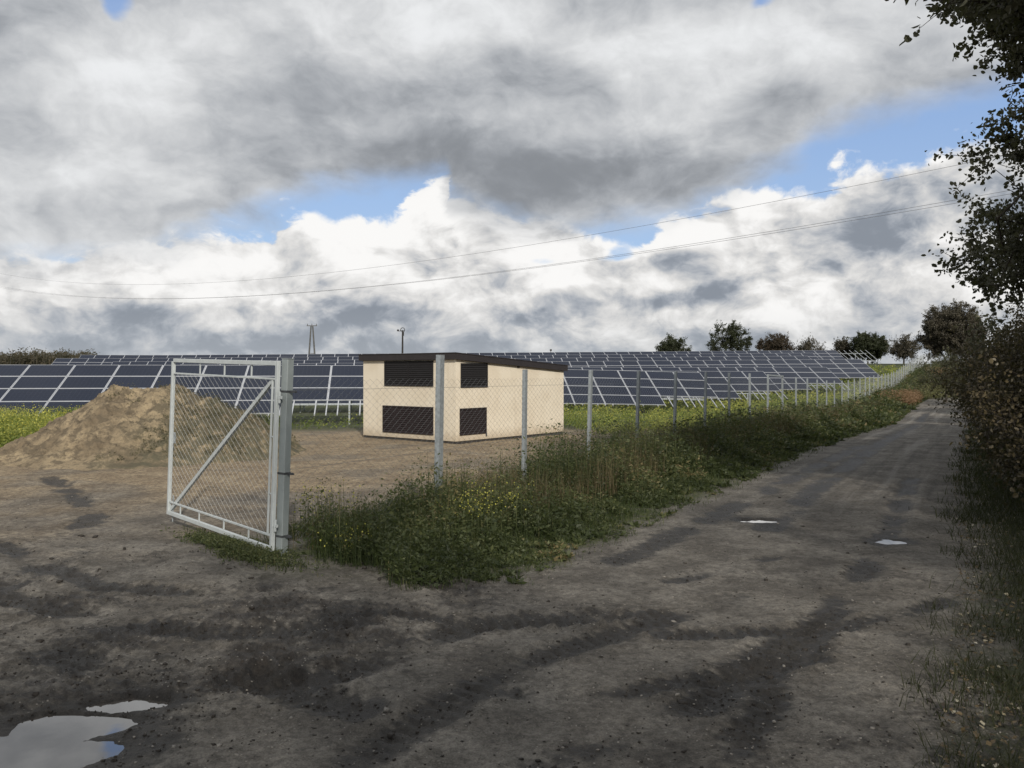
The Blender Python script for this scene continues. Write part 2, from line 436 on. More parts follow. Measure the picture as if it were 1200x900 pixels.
M_grille = simple('black_louvre', (.010, .009, .010), .8, 0, .1, 6)
M_grille2 = simple('brown_louvre', (.018, .011, .012), .8, 0, .1, 6)
M_plinth = simple('concrete_plinth', (.05, .045, .04), .9)
M_pole = simple('tarred_wood_pole', (.035, .032, .03), .85, 0, .2, 5)
M_conc = simple('concrete_pole', (.13, .13, .125), .85, 0, .2, 3)
M_ins = simple('ceramic_insulator', (.05, .03, .02), .3)
M_cable = simple('bare_cable', (.22, .22, .23), .6, .2)

# ------------------------------------------------------------------ chain link
def chainlink(L, z0, z1, w=.066, h=.09, r=.0015):
    """diamond mesh in the x-z plane, x from 0 to L"""
    n = int(L / w); w = L / n; m = int((z1 - z0) / (h / 2))
    zz = z0 + np.arange(m + 1) * (z1 - z0) / m
    V = []; F = []; off = 0
    for i in range(n):
        for par in (0,):
            xs = (i + .5) * w + np.where((np.arange(m + 1) + i) % 2 == 0, -w / 2, w / 2)
            ys = np.where((np.arange(m + 1)) % 2 == 0, -r, r) * (1 if i % 2 else -1)
            P = np.stack([xs, ys, zz], 1)
            for k in range(3):
                a = 2 * math.pi * k / 3
                V.append(P + np.array([r * math.cos(a), r * math.sin(a), 0]))
            base_ = off; mm = m + 1
            for k in range(3):
                k2 = (k + 1) % 3; j = np.arange(m)
                F.append(np.stack([base_ + k * mm + j, base_ + k2 * mm + j, base_ + k2 * mm + j + 1, base_ + k * mm + j + 1], 1))
            off += 3 * mm
    return np.concatenate(V), np.concatenate(F)

def cpost(h, w=.075, d=.05, t=.006, bury=.3):
    """open C profile post with punched slots shown as small lips"""
    mb = MB()
    mb.box((0, -d / 2 + t / 2, (h - bury) / 2), (w / 2, t / 2, (h + bury) / 2))
    for s in (-1, 1):
        mb.box((s * (w / 2 - t / 2), t / 2, (h - bury) / 2), (t / 2, d / 2 - t / 2 - .0005, (h + bury) / 2 - .001))
        mb.box((s * (w / 2 - .012), d / 2 - t / 2 + .0055, (h - bury) / 2), (.012 - .0005, t / 2, (h + bury) / 2 - .002))
    return mb

# fence ---------------------------------------------------------------
GP = (-2.36, 8.63)
ys = [10.98] + [13.07 + 2.13 * i for i in range(43)]
posts = [(fence_x(y), y) for y in ys]
posts[0] = (-.99, 10.98)
cx0, cy0 = posts[-1]
a = R(29.8)
for k in range(7):                       # the fence bends to the right over the knoll
    a += R([18, 20, 22, 14, 8, 0, 0][k]); cx0 += 2.45 * math.sin(a); cy0 += 2.45 * math.cos(a); posts.append((cx0, cy0))
fence = empty('chain_link_fence', (*posts[0], bz(*posts[0])))
tag(fence, 'long chain link fence on galvanised posts running beside the lane and up the knoll', 'fence')
bpy.context.view_layer.update()
def loc_in(root, x, y, z): return (x - root.location.x, y - root.location.y, z - root.location.z)
post_me = cpost(2.02).mesh('post', M_galv); big_me = cpost(2.20, .092, .07).mesh('post', M_galv)
L0 = math.hypot(posts[0][0] - GP[0], posts[0][1] - GP[1])
V, F = chainlink(L0, .12, 1.88); net0 = npmesh('net', V, F, M_wire)
V, F = chainlink(2.45, .12, 1.88); net1 = npmesh('net', V, F, M_wire)
V, F = chainlink(2.45, .12, 1.88, .13, .18, .0026); net2 = npmesh('net', V, F, M_gwire)
allp = [GP] + posts
for i, (x, y) in enumerate(posts):
    o = link('post', big_me if i == 0 else post_me, fence)
    o.location = loc_in(fence, x, y, bz(x, y))
    d = Vector((allp[i + 1][0] - allp[i][0], allp[i + 1][1] - allp[i][1]))
    lean = [.8, .6, 1.6, 1.5, 1.2, 1.2][i] if i < 6 else random.uniform(-.5, .9)
    o.rotation_euler = (Matrix.Rotation(R(lean), 3, 'Y') @ Matrix.Rotation(math.atan2(d.y, d.x), 3, 'Z')).to_euler()
    if i == 0: o['label'] = 'thicker and taller corner post'
for i in range(len(allp) - 1):
    (x0, y0), (x1, y1) = allp[i], allp[i + 1]
    if i == 0: x0 += .05; y0 += .09
    z0, z1 = bz(x0, y0), bz(x1, y1)
    d = Vector((x1 - x0, y1 - y0, z1 - z0))
    me = net0 if i == 0 else (net1 if i < 16 else net2)
    nominal = L0 if i == 0 else 2.45
    o = link('net', me, fence); o.location = loc_in(fence, x0, y0, z0)
    o.rotation_euler = (Matrix.Rotation(math.atan2(d.y, d.x), 3, 'Z') @ Matrix.Rotation(-math.atan2(d.z, math.hypot(d.x, d.y)), 3, 'Y')).to_euler()
    o.scale = (d.length / nominal, 1, 1)
mb = MB()
for zz in (.14, .92, 1.76):
    mb.tube([loc_in(fence, x, y, bz(x, y) + zz) for x, y in allp], .0018, 4)
mb.build('tension_wire', M_wire, fence)
# crossbar joining two posts (wicket frame)
i0 = min(range(len(posts)), key=lambda i: abs(600 + 960 * posts[i][0] / posts[i][1] - 902))
p, q = posts[i0], posts[i0 + 1]
mb = MB(); mb.bar(loc_in(fence, *p, bz(*p) + 2.0), loc_in(fence, *q, bz(*q) + 2.0), .06, .05)
mb.build('crossbar', M_galv, fence)

# gate post -----------------------------------------------------------
LEAN = R(1.9)
def leaned(o, rz): o.rotation_euler = (Matrix.Rotation(LEAN, 3, 'Y') @ Matrix.Rotation(rz, 3, 'Z')).to_euler()
gp = empty('gate_post', (GP[0] - .07, GP[1], bz(*GP) - .01)); leaned(gp, R(60.2 - 90))
tag(gp, 'thick square pale grey gate post with dark straps, carrying the open gate', 'gate post')
mb = MB(); mb.bbox((0, 0, .93), (.046, .046, 1.17), .006); mb.build('shaft', M_gpost, gp)
mb = MB(); mb.bbox((0, 0, 2.104), (.048, .048, .004), .0015); mb.build('cap', M_gpost, gp)
for zz in (.24, .90, 1.76):
    mb = MB()
    for s in (-1, 1):
        mb.box((s * .0475, 0, zz), (.0015, .049, .011)); mb.box((0, s * .0475, zz), (.046, .0015, .0108))
    mb.bar((.047, .0, zz), (.125, .0, zz), .02, .024); mb.box((.13, 0, zz), (.005, .012, .006))
    mb.build('strap', M_strap, gp)

# gate ----------------------------------------------------------------
hx, hy = GP[0] - .14, GP[1] - .06
fx_, fy_ = -4.42, 10.52
ga = math.atan2(fy_ - hy, fx_ - hx); GL = math.hypot(fx_ - hx, fy_ - hy)
gate = empty('metal_gate', (hx, hy, bz(hx, hy) + .07)); leaned(gate, ga)
tag(gate, 'pale metal gate leaf with diagonal brace and wire mesh, swung open over the mud', 'gate')
T = 2.0; mb = MB()
mb.bbox((.025, 0, T / 2), (.025, .02, T / 2), .004); mb.bbox((GL - .025, 0, T / 2 - .02), (.025, .02, T / 2 - .02), .004)
mb.bbox((GL / 2, 0, .025), (GL / 2 - .051, .0195, .0245), .004); mb.bbox((GL / 2, 0, T - .026), (GL / 2 - .051, .0195, .0245), .004)
mb.build('frame', M_gate, gate)
mb = MB()
mb.bbox((GL / 2, .001, T - .19), (GL / 2 - .052, .011, .011), .003); mb.bbox((GL / 2, .001, .165), (GL / 2 - .052, .011, .011), .003)
mb.bbox((.125, .001, T / 2 - .012), (.011, .010, T / 2 - .19), .003)
for u in (.22, .46, .7):
    mb.box((GL * u, .001, T - .115), (.007, .007, .062)); 
for u in (.2, .42, .66, .86): mb.box((GL * u, .001, .102), (.007, .007, .050))
for u in (.3, .6): mb.box((.082, .001, T * u), (.030, .007, .007))
mb.build('inner_frame', M_gate, gate)
mb = MB(); mb.bar((.16, -.020, T - .21), (GL - .06, -.020, .07), .032, .045, (0, 0, 1)); mb.build('diagonal_brace', M_gate, gate)
V, F = chainlink(GL - .2, .17, T - .195, .062, .085, .0015)
net = link('mesh_infill', npmesh('mesh_infill', V + np.array([.135, .018, 0]), F, M_gwire), gate)
mb = MB(); mb.bbox((GL - .025, -.034, .98), (.03, .014, .07), .004); mb.bar((GL - .02, -.05, 1.0), (GL + .06, -.05, .99), .016, .016); mb.bar((GL + .02, -.045, .90), (GL + .02, -.045, .82), .014); mb.build('latch', M_galv, gate)
mb = MB(); mb.tube([(GL - .08, -.03, .25), (GL - .08, -.03, -.09)], .009, 6); mb.build('drop_bolt', M_galv, gate)
for zz in (.28, 1.62):
    mb = MB(); mb.tube([(-.030, 0, zz - .06), (-.030, 0, zz + .06)], .014, 8); mb.bar((-.07, 0.0, zz), (-.002, 0.0, zz), .018, .03); mb.build('hinge', M_gate, gate)

# ------------------------------------------------------------------ transformer building
az = R(39); BX, BY = -1.56, 22.7
v2 = Vector((math.sin(az), math.cos(az), 0)); v1 = Vector((-math.cos(az), math.sin(az), 0))
LL, MM = 3.86, 5.15
bld = empty('transformer_building', (BX, BY, 0.0)); bld.rotation_euler = (0, 0, math.atan2(v2.y, v2.x))
# local frame: +x along right face (v2), +y along left face (v1)
tag(bld, 'small cream transformer building with dark louvres and dark flat roof behind the fence', 'building')
def hw(x): return 2.34 - .058 * x            # wall top
V = []
for z in (0, 1):
    for x, y in ((0, 0), (MM, 0), (MM, LL), (0, LL)): V.append((x, y, .07 if z == 0 else hw(x)))
mb = MB(); mb.add(V, [[0, 1, 5, 4], [1, 2, 6, 5], [2, 3, 7, 6], [3, 0, 4, 7], [4, 5, 6, 7], [3, 2, 1, 0]]); mb.build('wall', M_cream, bld)
mb = MB(); mb.box((MM / 2, LL / 2, -.06), (MM / 2 - .02, LL / 2 - .02, .128)); mb.build('plinth', M_plinth, bld)
o_ = .10; V = []
for dz in (.004, .172):
    for x, y in ((-o_, -o_), (MM + o_, -o_), (MM + o_, LL + o_), (-o_, LL + o_)): V.append((x, y, hw(x) + dz))
mb = MB(); mb.add(V, [[0, 1, 5, 4], [1, 2, 6, 5], [2, 3, 7, 6], [3, 0, 4, 7], [4, 5, 6, 7], [3, 2, 1, 0]])
mb.build('roof', M_roof, bld)
mb = MB()
V = []
for dz in (.174, .196):
    for x, y in ((-o_ - .015, -o_ - .015), (MM + o_ + .015, -o_ - .015), (MM + o_ + .015, LL + o_ + .015), (-o_ - .015, LL + o_ + .015)): V.append((x, y, hw(x) + dz))
mb.add(V, [[0, 1, 5, 4], [1, 2, 6, 5], [2, 3, 7, 6], [3, 0, 4, 7], [4, 5, 6, 7], [3, 2, 1, 0]]); mb.build('roof_edge_trim', M_roof, bld)
def face_t(img, d):      # parameter along a face for an image column
    u = (img - 600) / 960.; return (u * BY - BX) / (d.x - u * d.y)
def zat(img_y, d, tt): D = BY + d.y * tt; return H - (img_y - 438) / 960. * D
def louvre(face, i0, i1, ya, yb, mat):
    d = v1 if face == 'L' else v2
    t0, t1 = sorted((face_t(i0, d), face_t(i1, d))); tm = (t0 + t1) / 2
    zt, zb = zat(ya, d, tm), zat(yb, d, tm)
    zt = min(zt, hw(0 if face == 'L' else t1) - .015)
    fr = MB(); sl = MB()
    def B(mb, ta, tb, za, zb_, dep0, dep1):
        c = (ta + tb) / 2; hh = (tb - ta) / 2; dc = -(dep0 + dep1) / 2; dh = (dep1 - dep0) / 2
        if face == 'L': mb.box((dc, c, (za + zb_) / 2), (dh, hh, (zb_ - za) / 2))
        else: mb.box((c, dc, (za + zb_) / 2), (hh, dh, (zb_ - za) / 2))
    B(fr, t0, t1, zt - .03, zt, .003, .028); B(fr, t0, t1, zb, zb + .03, .003, .028)
    B(fr, t0, t0 + .03, zb + .031, zt - .031, .003, .027); B(fr, t1 - .03, t1, zb + .031, zt - .031, .003, .027)
    if t1 - t0 > 1.5: B(fr, tm - .015, tm + .015, zb + .031, zt - .031, .003, .0265)
    root = fr.build('louvre', mat, bld)
    B(sl, t0 + .031, t1 - .031, zb + .031, zt - .031, .002, .006)
    n = int((zt - zb - .06) / .055)
    for k in range(n):
        zc = zb + .045 + k * (zt - zb - .085) / max(1, n - 1)
        V = [(t0 + .031, .0065, zc + .02), (t1 - .031, .0065, zc + .02), (t1 - .031, .023, zc - .012), (t0 + .031, .023, zc - .012),
             (t0 + .031, .0065, zc + .017), (t1 - .031, .0065, zc + .017), (t1 - .031, .023, zc - .016), (t0 + .031, .023, zc - .016)]
        V = [(-b_, a_, c_) if face == 'L' else (a_, -b_, c_) for a_, b_, c_ in V]
        sl.add(V, [[0, 1, 2, 3], [7, 6, 5, 4], [3, 2, 6, 7], [0, 4, 5, 1]])
    sl.build('slats', mat, root)
louvre('L', 451, 508, 422.5, 452.5, M_grille); louvre('L', 449, 508, 476, 508, M_grille2)
louvre('R', 539.6, 571, 424, 454, M_grille); louvre('R', 538.5, 569.7, 478, 509, M_grille2)
mb = MB(); mb.box((face_t(607, v2), -.018, hw(face_t(607, v2)) - .03), (.05, .015, .018)); mb.build('cable_clip', M_plinth, bld)
mb = MB(); mb.tube([(face_t(569.5, v2), -.02, .15), (face_t(569.5, v2), -.02, .24)], .02, 6); mb.build('earth_terminal', M_strap, bld)

# ------------------------------------------------------------------ solar rows
mp, t = newmat('solar_cells')
tc = t.n('ShaderNodeTexCoord'); so = t.n('ShaderNodeSeparateXYZ', {0: tc.outputs['Object']})
def lines(v, per, wd):
    f = t.m('FRACT', t.m('DIVIDE', t.add(v, 50.0), per)); return t.m('LESS_THAN', f, wd)
ln = t.m('MAXIMUM', lines(so.outputs[0], .1583, .022), lines(so.outputs[1], .1583, .022))
bus = lines(so.outputs[1], .0527, .03)
g = t.n('ShaderNodeNewGeometry'); oi = t.n('ShaderNodeObjectInfo')
c = t.mix(oi.outputs['Random'], (.006, .011, .027), (.010, .016, .036))
c = t.mix(t.mul(t.noise(g.outputs['Position'], .8, 3), .5), c, (.018, .021, .033))
c = t.mix(t.mul(bus, .2), c, (.11, .12, .15)); c = t.mix(t.mul(ln, .45), c, (.10, .11, .14))
b = t.n('ShaderNodeBsdfPrincipled', {'Base Color': c, 'Roughness': .14}); b.inputs['Specular IOR Level'].default_value = .24
finish(t, b)
PWID, PHGT, GX, GY = 1.65, .995, .035, .023
mb = MB(); x, y, f = PWID / 2, PHGT / 2, .022
V = [(-x, -y, 0), (x, -y, 0), (x, y, 0), (-x, y, 0), (-x + f, -y + f, 0), (x - f, -y + f, 0), (x - f, y - f, 0), (-x + f, y - f, 0),
     (-x + f, -y + f, -.004), (x - f, -y + f, -.004), (x - f, y - f, -.004), (-x + f, y - f, -.004), (-x, -y, -.04), (x, -y, -.04), (x, y, -.04), (-x, y, -.04)]
mb.add(V, [[0, 1, 5, 4], [1, 2, 6, 5], [2, 3, 7, 6], [3, 0, 4, 7], [4, 5, 9, 8], [5, 6, 10, 9], [6, 7, 11, 10], [7, 4, 8, 11], [12, 13, 1, 0], [13, 14, 2, 1], [14, 15, 3, 2], [15, 12, 0, 3], [15, 14, 13, 12]], 0)
mb.add(V[8:12], [[0, 1, 2, 3]], 1)
panel_me = mb.mesh('solar_panel', [M_alu, mp])
TILT = R(27); RD = Vector((.9877, .1563, 0)); SL = 4 * PHGT + 3 * GY
rail_me = MB().box((0, SL / 2 - .02, 0), (.022, SL / 2 + .06, .024)).mesh('rail', M_alu)
LOW = .44
leg_me = MB()
yr, yf_ = SL * .78 * math.cos(TILT), SL * .22 * math.cos(TILT)
leg_me.box((0, yr, (LOW + SL * .78 * math.sin(TILT) - .1 - .4) / 2), (.03, .05, (LOW + SL * .78 * math.sin(TILT) - .1 + .4) / 2))
rearleg = leg_me.mesh('leg', M_galv)
frontleg = MB().box((0, yf_, (LOW + SL * .22 * math.sin(TILT) - .1 - .4) / 2), (.03, .05, (LOW + SL * .22 * math.sin(TILT) - .1 + .4) / 2)).mesh('leg', M_galv)
def solar_row(y0, ia, ib, label, missing=None, bare=None, cap=100):
    """ia..ib: image columns of its two ends; missing: from where the lowest panels are not fitted; bare: spans with rails only"""
    def xw(img): u = (img - 600) / 960.; return y0 * u / (1 - .158 * u)
    xa, xb = xw(ia), xw(ib); step = PWID + GX; n = max(2, int(round((xb - xa) / RD.x / step)))
    root = empty('solar_panel_row', (xa, y0 + .158 * xa, bz(xa, y0 + .158 * xa)))
    tag(root, label, 'solar panels', 'rows of solar panels in the field')
    P = []; Rl = []; Lg = []; beams = [MB(), MB()]
    ux = RD; uyb = Vector((-RD.y * math.cos(TILT), RD.x * math.cos(TILT), math.sin(TILT)))
    prev = None
    for i in range(n):
        s = (i + .5) * step; wx = xa + RD.x * s; wy = y0 + .158 * xa + RD.y * s
        h0 = float(base(wx - RD.x * .8, wy + 1.5)); h1 = float(base(wx + RD.x * .8, wy + 1.5)); hm = (h0 + h1) / 2
        ux = Vector((RD.x, RD.y, (h1 - h0) / 1.6)).normalized(); uz = ux.cross(uyb).normalized(); uy = uz.cross(ux)
        M3 = Matrix((ux, uy, uz)).transposed(); e = M3.to_euler()
        org = Vector((wx, wy, hm + LOW))
        imgx = 600 + 960 * wx / wy
        isbare = bare and any(a_ <= imgx <= b_ for a_, b_ in bare)
        D = math.hypot(wx, wy)
        for r in range(4):
            if isbare or (r == 0 and missing and imgx > missing): continue
            P.append((D, org + uy * (PHGT / 2 + r * (PHGT + GY)) + uz * .05, e))
        for k in (-.42, .42): Rl.append((D, org + ux * k + uy * .01 - uz * .018, e))
        Rl.append((D + 500, org + ux * (step / 2) - uz * .012, e)) if not isbare else None
        if i % 2 == 0: Lg.append((D, Vector((wx, wy, hm)), math.atan2(RD.y, RD.x), 0)); Lg.append((D, Vector((wx, wy, hm)), math.atan2(RD.y, RD.x), 1))
        cur = (org + uy * SL * .22 - uz * .08, org + uy * SL * .78 - uz * .08)
        if prev:
            for q in (0, 1): beams[q].bar(prev[q] - root.location, cur[q] - root.location, .05, .06)
        prev = cur
    def place(items, me, nm):
        items.sort(key=lambda q: q[0])
        for D, p, e in items[:cap]:
            o = link(nm, me, root); o.location = p - root.location; o.rotation_euler = e
        rest = items[cap:]
        if rest:
            nv = len(me.vertices); co = np.empty(nv * 3); me.vertices.foreach_get('co', co); co = co.reshape(-1, 3)
            nf = len(me.polygons); fi = np.empty(nf * 4, int); me.loops.foreach_get('vertex_index', fi); fi = fi.reshape(-1, 4)
            mi = np.empty(nf, int); me.polygons.foreach_get('material_index', mi)
            Vs = []; Fs = []; Ms = []
            for k, (D, p, e) in enumerate(rest):
                Vs.append(co @ np.array(e.to_matrix()).T + np.array(p - root.location)); Fs.append(fi + k * nv); Ms.append(mi)
            o = link(nm, npmesh(nm, np.concatenate(Vs), np.concatenate(Fs), list(me.materials), np.concatenate(Ms)), root); o['kind'] = 'stuff'
    place(P, panel_me, 'solar_panel'); place(Rl, rail_me, 'rail')
    for D, p, rz, k in sorted(Lg, key=lambda q: q[0])[:100]:
        o = link('leg', (frontleg, rearleg)[k], root); o.location = p - root.location; o.rotation_euler = (0, 0, rz)
    for bm_ in beams: bm_.build('cross_beam', M_galv, root)
    return root
solar_row(32.2, -75, 560, 'nearest solar panel row, behind the sand heap and the open gate', missing=333)
solar_row(43.2, 330, 845, 'solar panel row whose near end stands just right of the cream building', missing=779)
solar_row(53.2, 640, 912, 'second solar panel row counted back from the one right of the building', missing=857)
solar_row(63.4, 620, 986, 'third solar panel row back to the right, lowest panels missing at its end', missing=946)
solar_row(74.0, 200, 1033, 'solar panel row with the farthest reaching right end, close to the fence posts')
solar_row(84.0, 118, 974, 'solar panel row fourth from the top of the rise, ending left of the small trees')
solar_row(94.2, 50, 965, 'solar panel row third from the skyline, starting lowest at the left', bare=[(0, 57)])
solar_row(104.6, 82, 1036, 'solar panel row on the skyline with bare tilted rails at its right end', bare=[(995, 1100)])
solar_row(114.8, 180, 420, 'bare unfinished mounting rails showing above the skyline row at the left', bare=[(0, 1200)])

# ------------------------------------------------------------------ poles and cables
def ray(x, y, D): return ((x - 600) / 960. * D, D, H + (438 - y) / 960. * D)
ap = empty('electricity_pole', (*ray(365.5, 412, 128)[:2], bz(*ray(365.5, 412, 128)[:2])))
tag(ap, 'narrow A shaped double pole on the skyline left of the building', 'pole')
zt = ray(365, 381, 128)[2] - ap.location.z
for s in (-1, 1):
    mb = MB(); mb.tube([(s * .62, 0, -.5), (s * .13, 0, zt - .1)], [.15, .11], 8); mb.build('shaft', M_conc, ap)
mb = MB(); mb.bar((-.8, 0, zt - .1), (.8, 0, zt - .1), .1, .12); mb.bar((-.42, -.0, zt * .35), (.42, -.0, zt * .35), .09, .09); mb.build('crossarm', M_conc, ap)
for s in (-.7, 0, .7):
    mb = MB(); mb.tube([(s, 0, zt - .04), (s, 0, zt + .22)], [.05, .035], 6); mb.build('insulator', M_ins, ap)
tp = empty('transformer_pole', (*ray(471.5, 412, 135)[:2], bz(*ray(471.5, 412, 135)[:2])))
tag(tp, 'single dark pole with switch gear ring on top, above the building roof', 'pole')
zt = ray(471, 387, 135)[2] - tp.location.z
mb = MB(); mb.tube([(0, 0, -.5), (.05, 0, zt)], [.17, .13], 8); mb.build('shaft', M_pole, tp)
mb = MB(); P = [(.05 + .33 * math.cos(a_), 0, zt + .05 + .36 * math.sin(a_)) for a_ in np.linspace(-.9, math.pi + .9, 14)]; mb.tube(P, .06, 6); mb.build('cable_loop', M_pole, tp)
mb = MB(); mb.bar((-.75, 0, zt - .15), (.25, 0, zt - .05), .09, .09); mb.bbox((-.72, 0, zt - .02), (.15, .13, .14), .02); mb.build('switch_box', M_pole, tp)
mb = MB(); mb.bar((.2, -.1, zt - .9), (.2, -.1, zt - .25), .16, .16); mb.build('surge_arrester', M_pole, tp)
sp_ = empty('antenna_post', (*ray(645.5, 412, 120)[:2], bz(*ray(645.5, 412, 120)[:2])))
tag(sp_, 'tiny dark instrument post poking above the solar rows right of the roof', 'post')
zt = ray(645, 411.5, 120)[2] - sp_.location.z + .05
mb = MB(); mb.tube([(0, 0, -.4), (0, 0, zt)], .05, 6); mb.build('shaft', M_pole, sp_)
mb = MB(); mb.bbox((0, 0, zt + .1), (.14, .12, .13), .02); mb.build('sensor_box', M_pole, sp_)
WP = Vector((17.5, 25.2, 0)); WQ = Vector((-60, 93, 0)); wd = (WQ - WP)
def cable(pts3, lab):
    # quadratic through sight-line points at their plan positions on one straight plan line
    s = np.array([p[0] for p in pts3]); z = np.array([p[1] for p in pts3]); cf = np.polyfit(s, z, 2)
    P = []
    for u in np.linspace(-.35, 1.5, 60):
        p = WP + wd * u; P.append((p.x, p.y, float(np.polyval(cf, u))))
    mb = MB(); mb.tube(P, .0065, 4)
    o = mb.build('power_cable', M_cable); tag(o, lab, 'cable', 'overhead power cables')
def on_line(img):
    u = (img - 600) / 960.; # WP.x + s wd.x = u (WP.y + s wd.y)
    s = (u * WP.y - WP.x) / (wd.x - u * wd.y); return s, WP.y + s * wd.y
def cab(pix, lab, dz=0):
    pts = []
    for a_, b_ in pix:
        s, D = on_line(a_); pts.append((s, H + (438 - b_) / 960. * D + dz))
    cable(pts, lab)
cab([(1150, 187), (1000, 219), (850, 247), (550, 298), (400, 318), (250, 331)], 'uppermost overhead cable crossing the clouds from the right hand tree')
cab([(1105, 236), (1000, 255), (850, 281), (550, 323), (400, 338), (250, 349)], 'lower overhead cable, upper one of the close pair')
cab([(1105, 240), (1000, 258), (850, 283), (550, 324), (400, 338.5), (250, 349.3)], 'lowest overhead cable, under its close twin')

# ------------------------------------------------------------------ sand heap
def heap():
    nx, ny = 230, 200
    xs = np.linspace(-13.4, -3.4, nx); yy = np.linspace(16.2, 25.2, ny)
    X, Y = np.meshgrid(xs, yy, indexing='ij')
    wx = X + .35 * fbm(X, Y, .7, 3, 201); wy = Y + .35 * fbm(X, Y, .7, 3, 203)
    def lobe(cx, cy, rx, ry, h, p=1.25):
        r = np.sqrt(((wx - cx) / rx) ** 2 + ((wy - cy) / ry) ** 2); return h * np.clip(1 - r, 0, 1) ** p * (1 + .35 * np.clip(1 - r, 0, 1) * (1 - r))
    L = [lobe(-9.5, 20.9, 2.35, 3.4, 1.62, .85), lobe(-8.7, 20.8, 2.5, 3.5, 1.56, .9), lobe(-7.5, 20.4, 2.1, 3.2, .95, .95), lobe(-10.4, 20.0, 2.4, 3.0, .45, 1.0), lobe(-8.8, 19.2, 3.0, 2.7, .50, 1.0), lobe(-6.6, 20.0, 1.6, 2.2, .45, 1.)]
    k = 9.0; Z = np.log(sum(np.exp(k * l) for l in L) - (len(L) - 1)) / k
    Z = np.minimum(Z, 1.66 - .25 * np.exp(-(Z - 1.2) * 2) * 0)
    Z = 1.72 * np.tanh(Z / 1.5) / np.tanh(1.15)*.86
    m = sm(.02, .3, Z)
    Z = Z + m * (.26 * fbm(X, Y, 1.0, 4, 207) + .15 * np.clip(ridge(X, Y, 2.4, 4, 209), 0, 1) + .075 * np.clip(ridge(X, Y, 7, 3, 211), -.3, 1))
    Z = Z - .12 * np.exp(-((X + 10.15) / .25) ** 2 - ((Y - 18.9) / .4) ** 2) - .1 * np.exp(-((X + 8.6) / .35) ** 2 - ((Y - 19.0) / .4) ** 2)
    edge = 1 - sm(.0, .06, Z)
    Zg = base(X, Y); Zf = Zg + Z - .05 * edge - .03
    V = np.stack([X, Y, Zf], -1).reshape(-1, 3)
    i, j = np.meshgrid(np.arange(nx - 1), np.arange(ny - 1), indexing='ij')
    F = np.stack([i * ny + j, (i + 1) * ny + j, (i + 1) * ny + j + 1, i * ny + j + 1], -1).reshape(-1, 4)
    keep = (Z.reshape(-1)[F].max(1) > .012); F = F[keep]; u, inv = np.unique(F, return_inverse=True)
    weed = sm(-9.0, -7.2, X + .8 * fbm(X, Y, .8, 3, 221)) * .9
    z4 = np.stack([weed, Z * 0, Z * 0, Z * 0 + 1], -1).reshape(-1, 4)
    m_, t = newmat('heap_sand')
    g = t.n('ShaderNodeNewGeometry'); P = g.outputs['Position']
    sp = t.n('ShaderNodeSeparateColor', {0: t.attr('zone').outputs['Color']})
    n1 = t.noise(P, .9, 6, .6); n2 = t.noise(P, 4, 7, .7); n3 = t.noise(P, 22, 5, .7)
    c = t.mix(t.sstep(.35, .62, n1), (.19, .15, .10), (.37, .295, .19))
    c = t.mix(t.mul(t.sstep(.44, .60, n2), .88), c, (.125, .102, .072))
    c = t.mix(t.mul(t.sstep(.62, .70, n1), .8), c, (.07, .048, .04))
    c = t.mix(t.mul(sp.outputs[0], t.sstep(.32, .56, n2)), c, (.11, .105, .07))
    c = t.mix(t.mul(t.sstep(.48, .7, n3), .5), c, (.10, .078, .055))
    b = t.n('ShaderNodeBsdfPrincipled', {'Base Color': c, 'Roughness': .95}); b.inputs['Specular IOR Level'].default_value = .2
    bp = t.n('ShaderNodeBump', {'Height': t.add(t.mul(n2, .7), t.mul(n3, .3)), 'Strength': .8, 'Distance': .1})
    t.t.links.new(bp.outputs[0], b.inputs['Normal']); finish(t, b)
    o = link('sand_heap', npmesh('sand_heap', V[u], inv.reshape(-1, 4), m_, None, True, None, z4[u]))
    tag(o, 'large heap of dug sand and soil in front of the solar panels at left', 'sand heap')
    return X.ravel(), Y.ravel(), Zf.ravel(), Z.ravel()
HEAP = heap()

# ------------------------------------------------------------------ vegetation
def leaves(P, D, L, W, fold=.0, hexa=False):
    """rhombic leaf quads: base P, direction D, length L, width W"""
    n = len(P); rnd = rng.normal(size=(n, 3)); S = np.cross(D, rnd); S /= np.linalg.norm(S, axis=1, keepdims=True) + 1e-9
    L = L[:, None]; W = W[:, None]; mid = P + D * L * .5
    up = np.cross(S, D) * L * fold
    if hexa:
        N_ = np.cross(S, D) * W * .22
        a_ = P + D * L * .28; b_ = P + D * L * .68
        V = np.stack([P, a_ + S * W * .48 + N_, b_ + S * W * .42 + N_, P + D * L, b_ - S * W * .42 + N_, a_ - S * W * .48 + N_], 1).reshape(-1, 3)
        o_ = np.arange(n)[:, None] * 6; F = np.concatenate([o_ + np.array([[0, 1, 2, 3]]), o_ + np.array([[0, 3, 4, 5]])]); return V, F
    V = np.stack([P, mid + S * W / 2 + up, P + D * L, mid - S * W / 2 + up], 1).reshape(-1, 3)
    F = np.arange(4 * n).reshape(-1, 4); return V, F
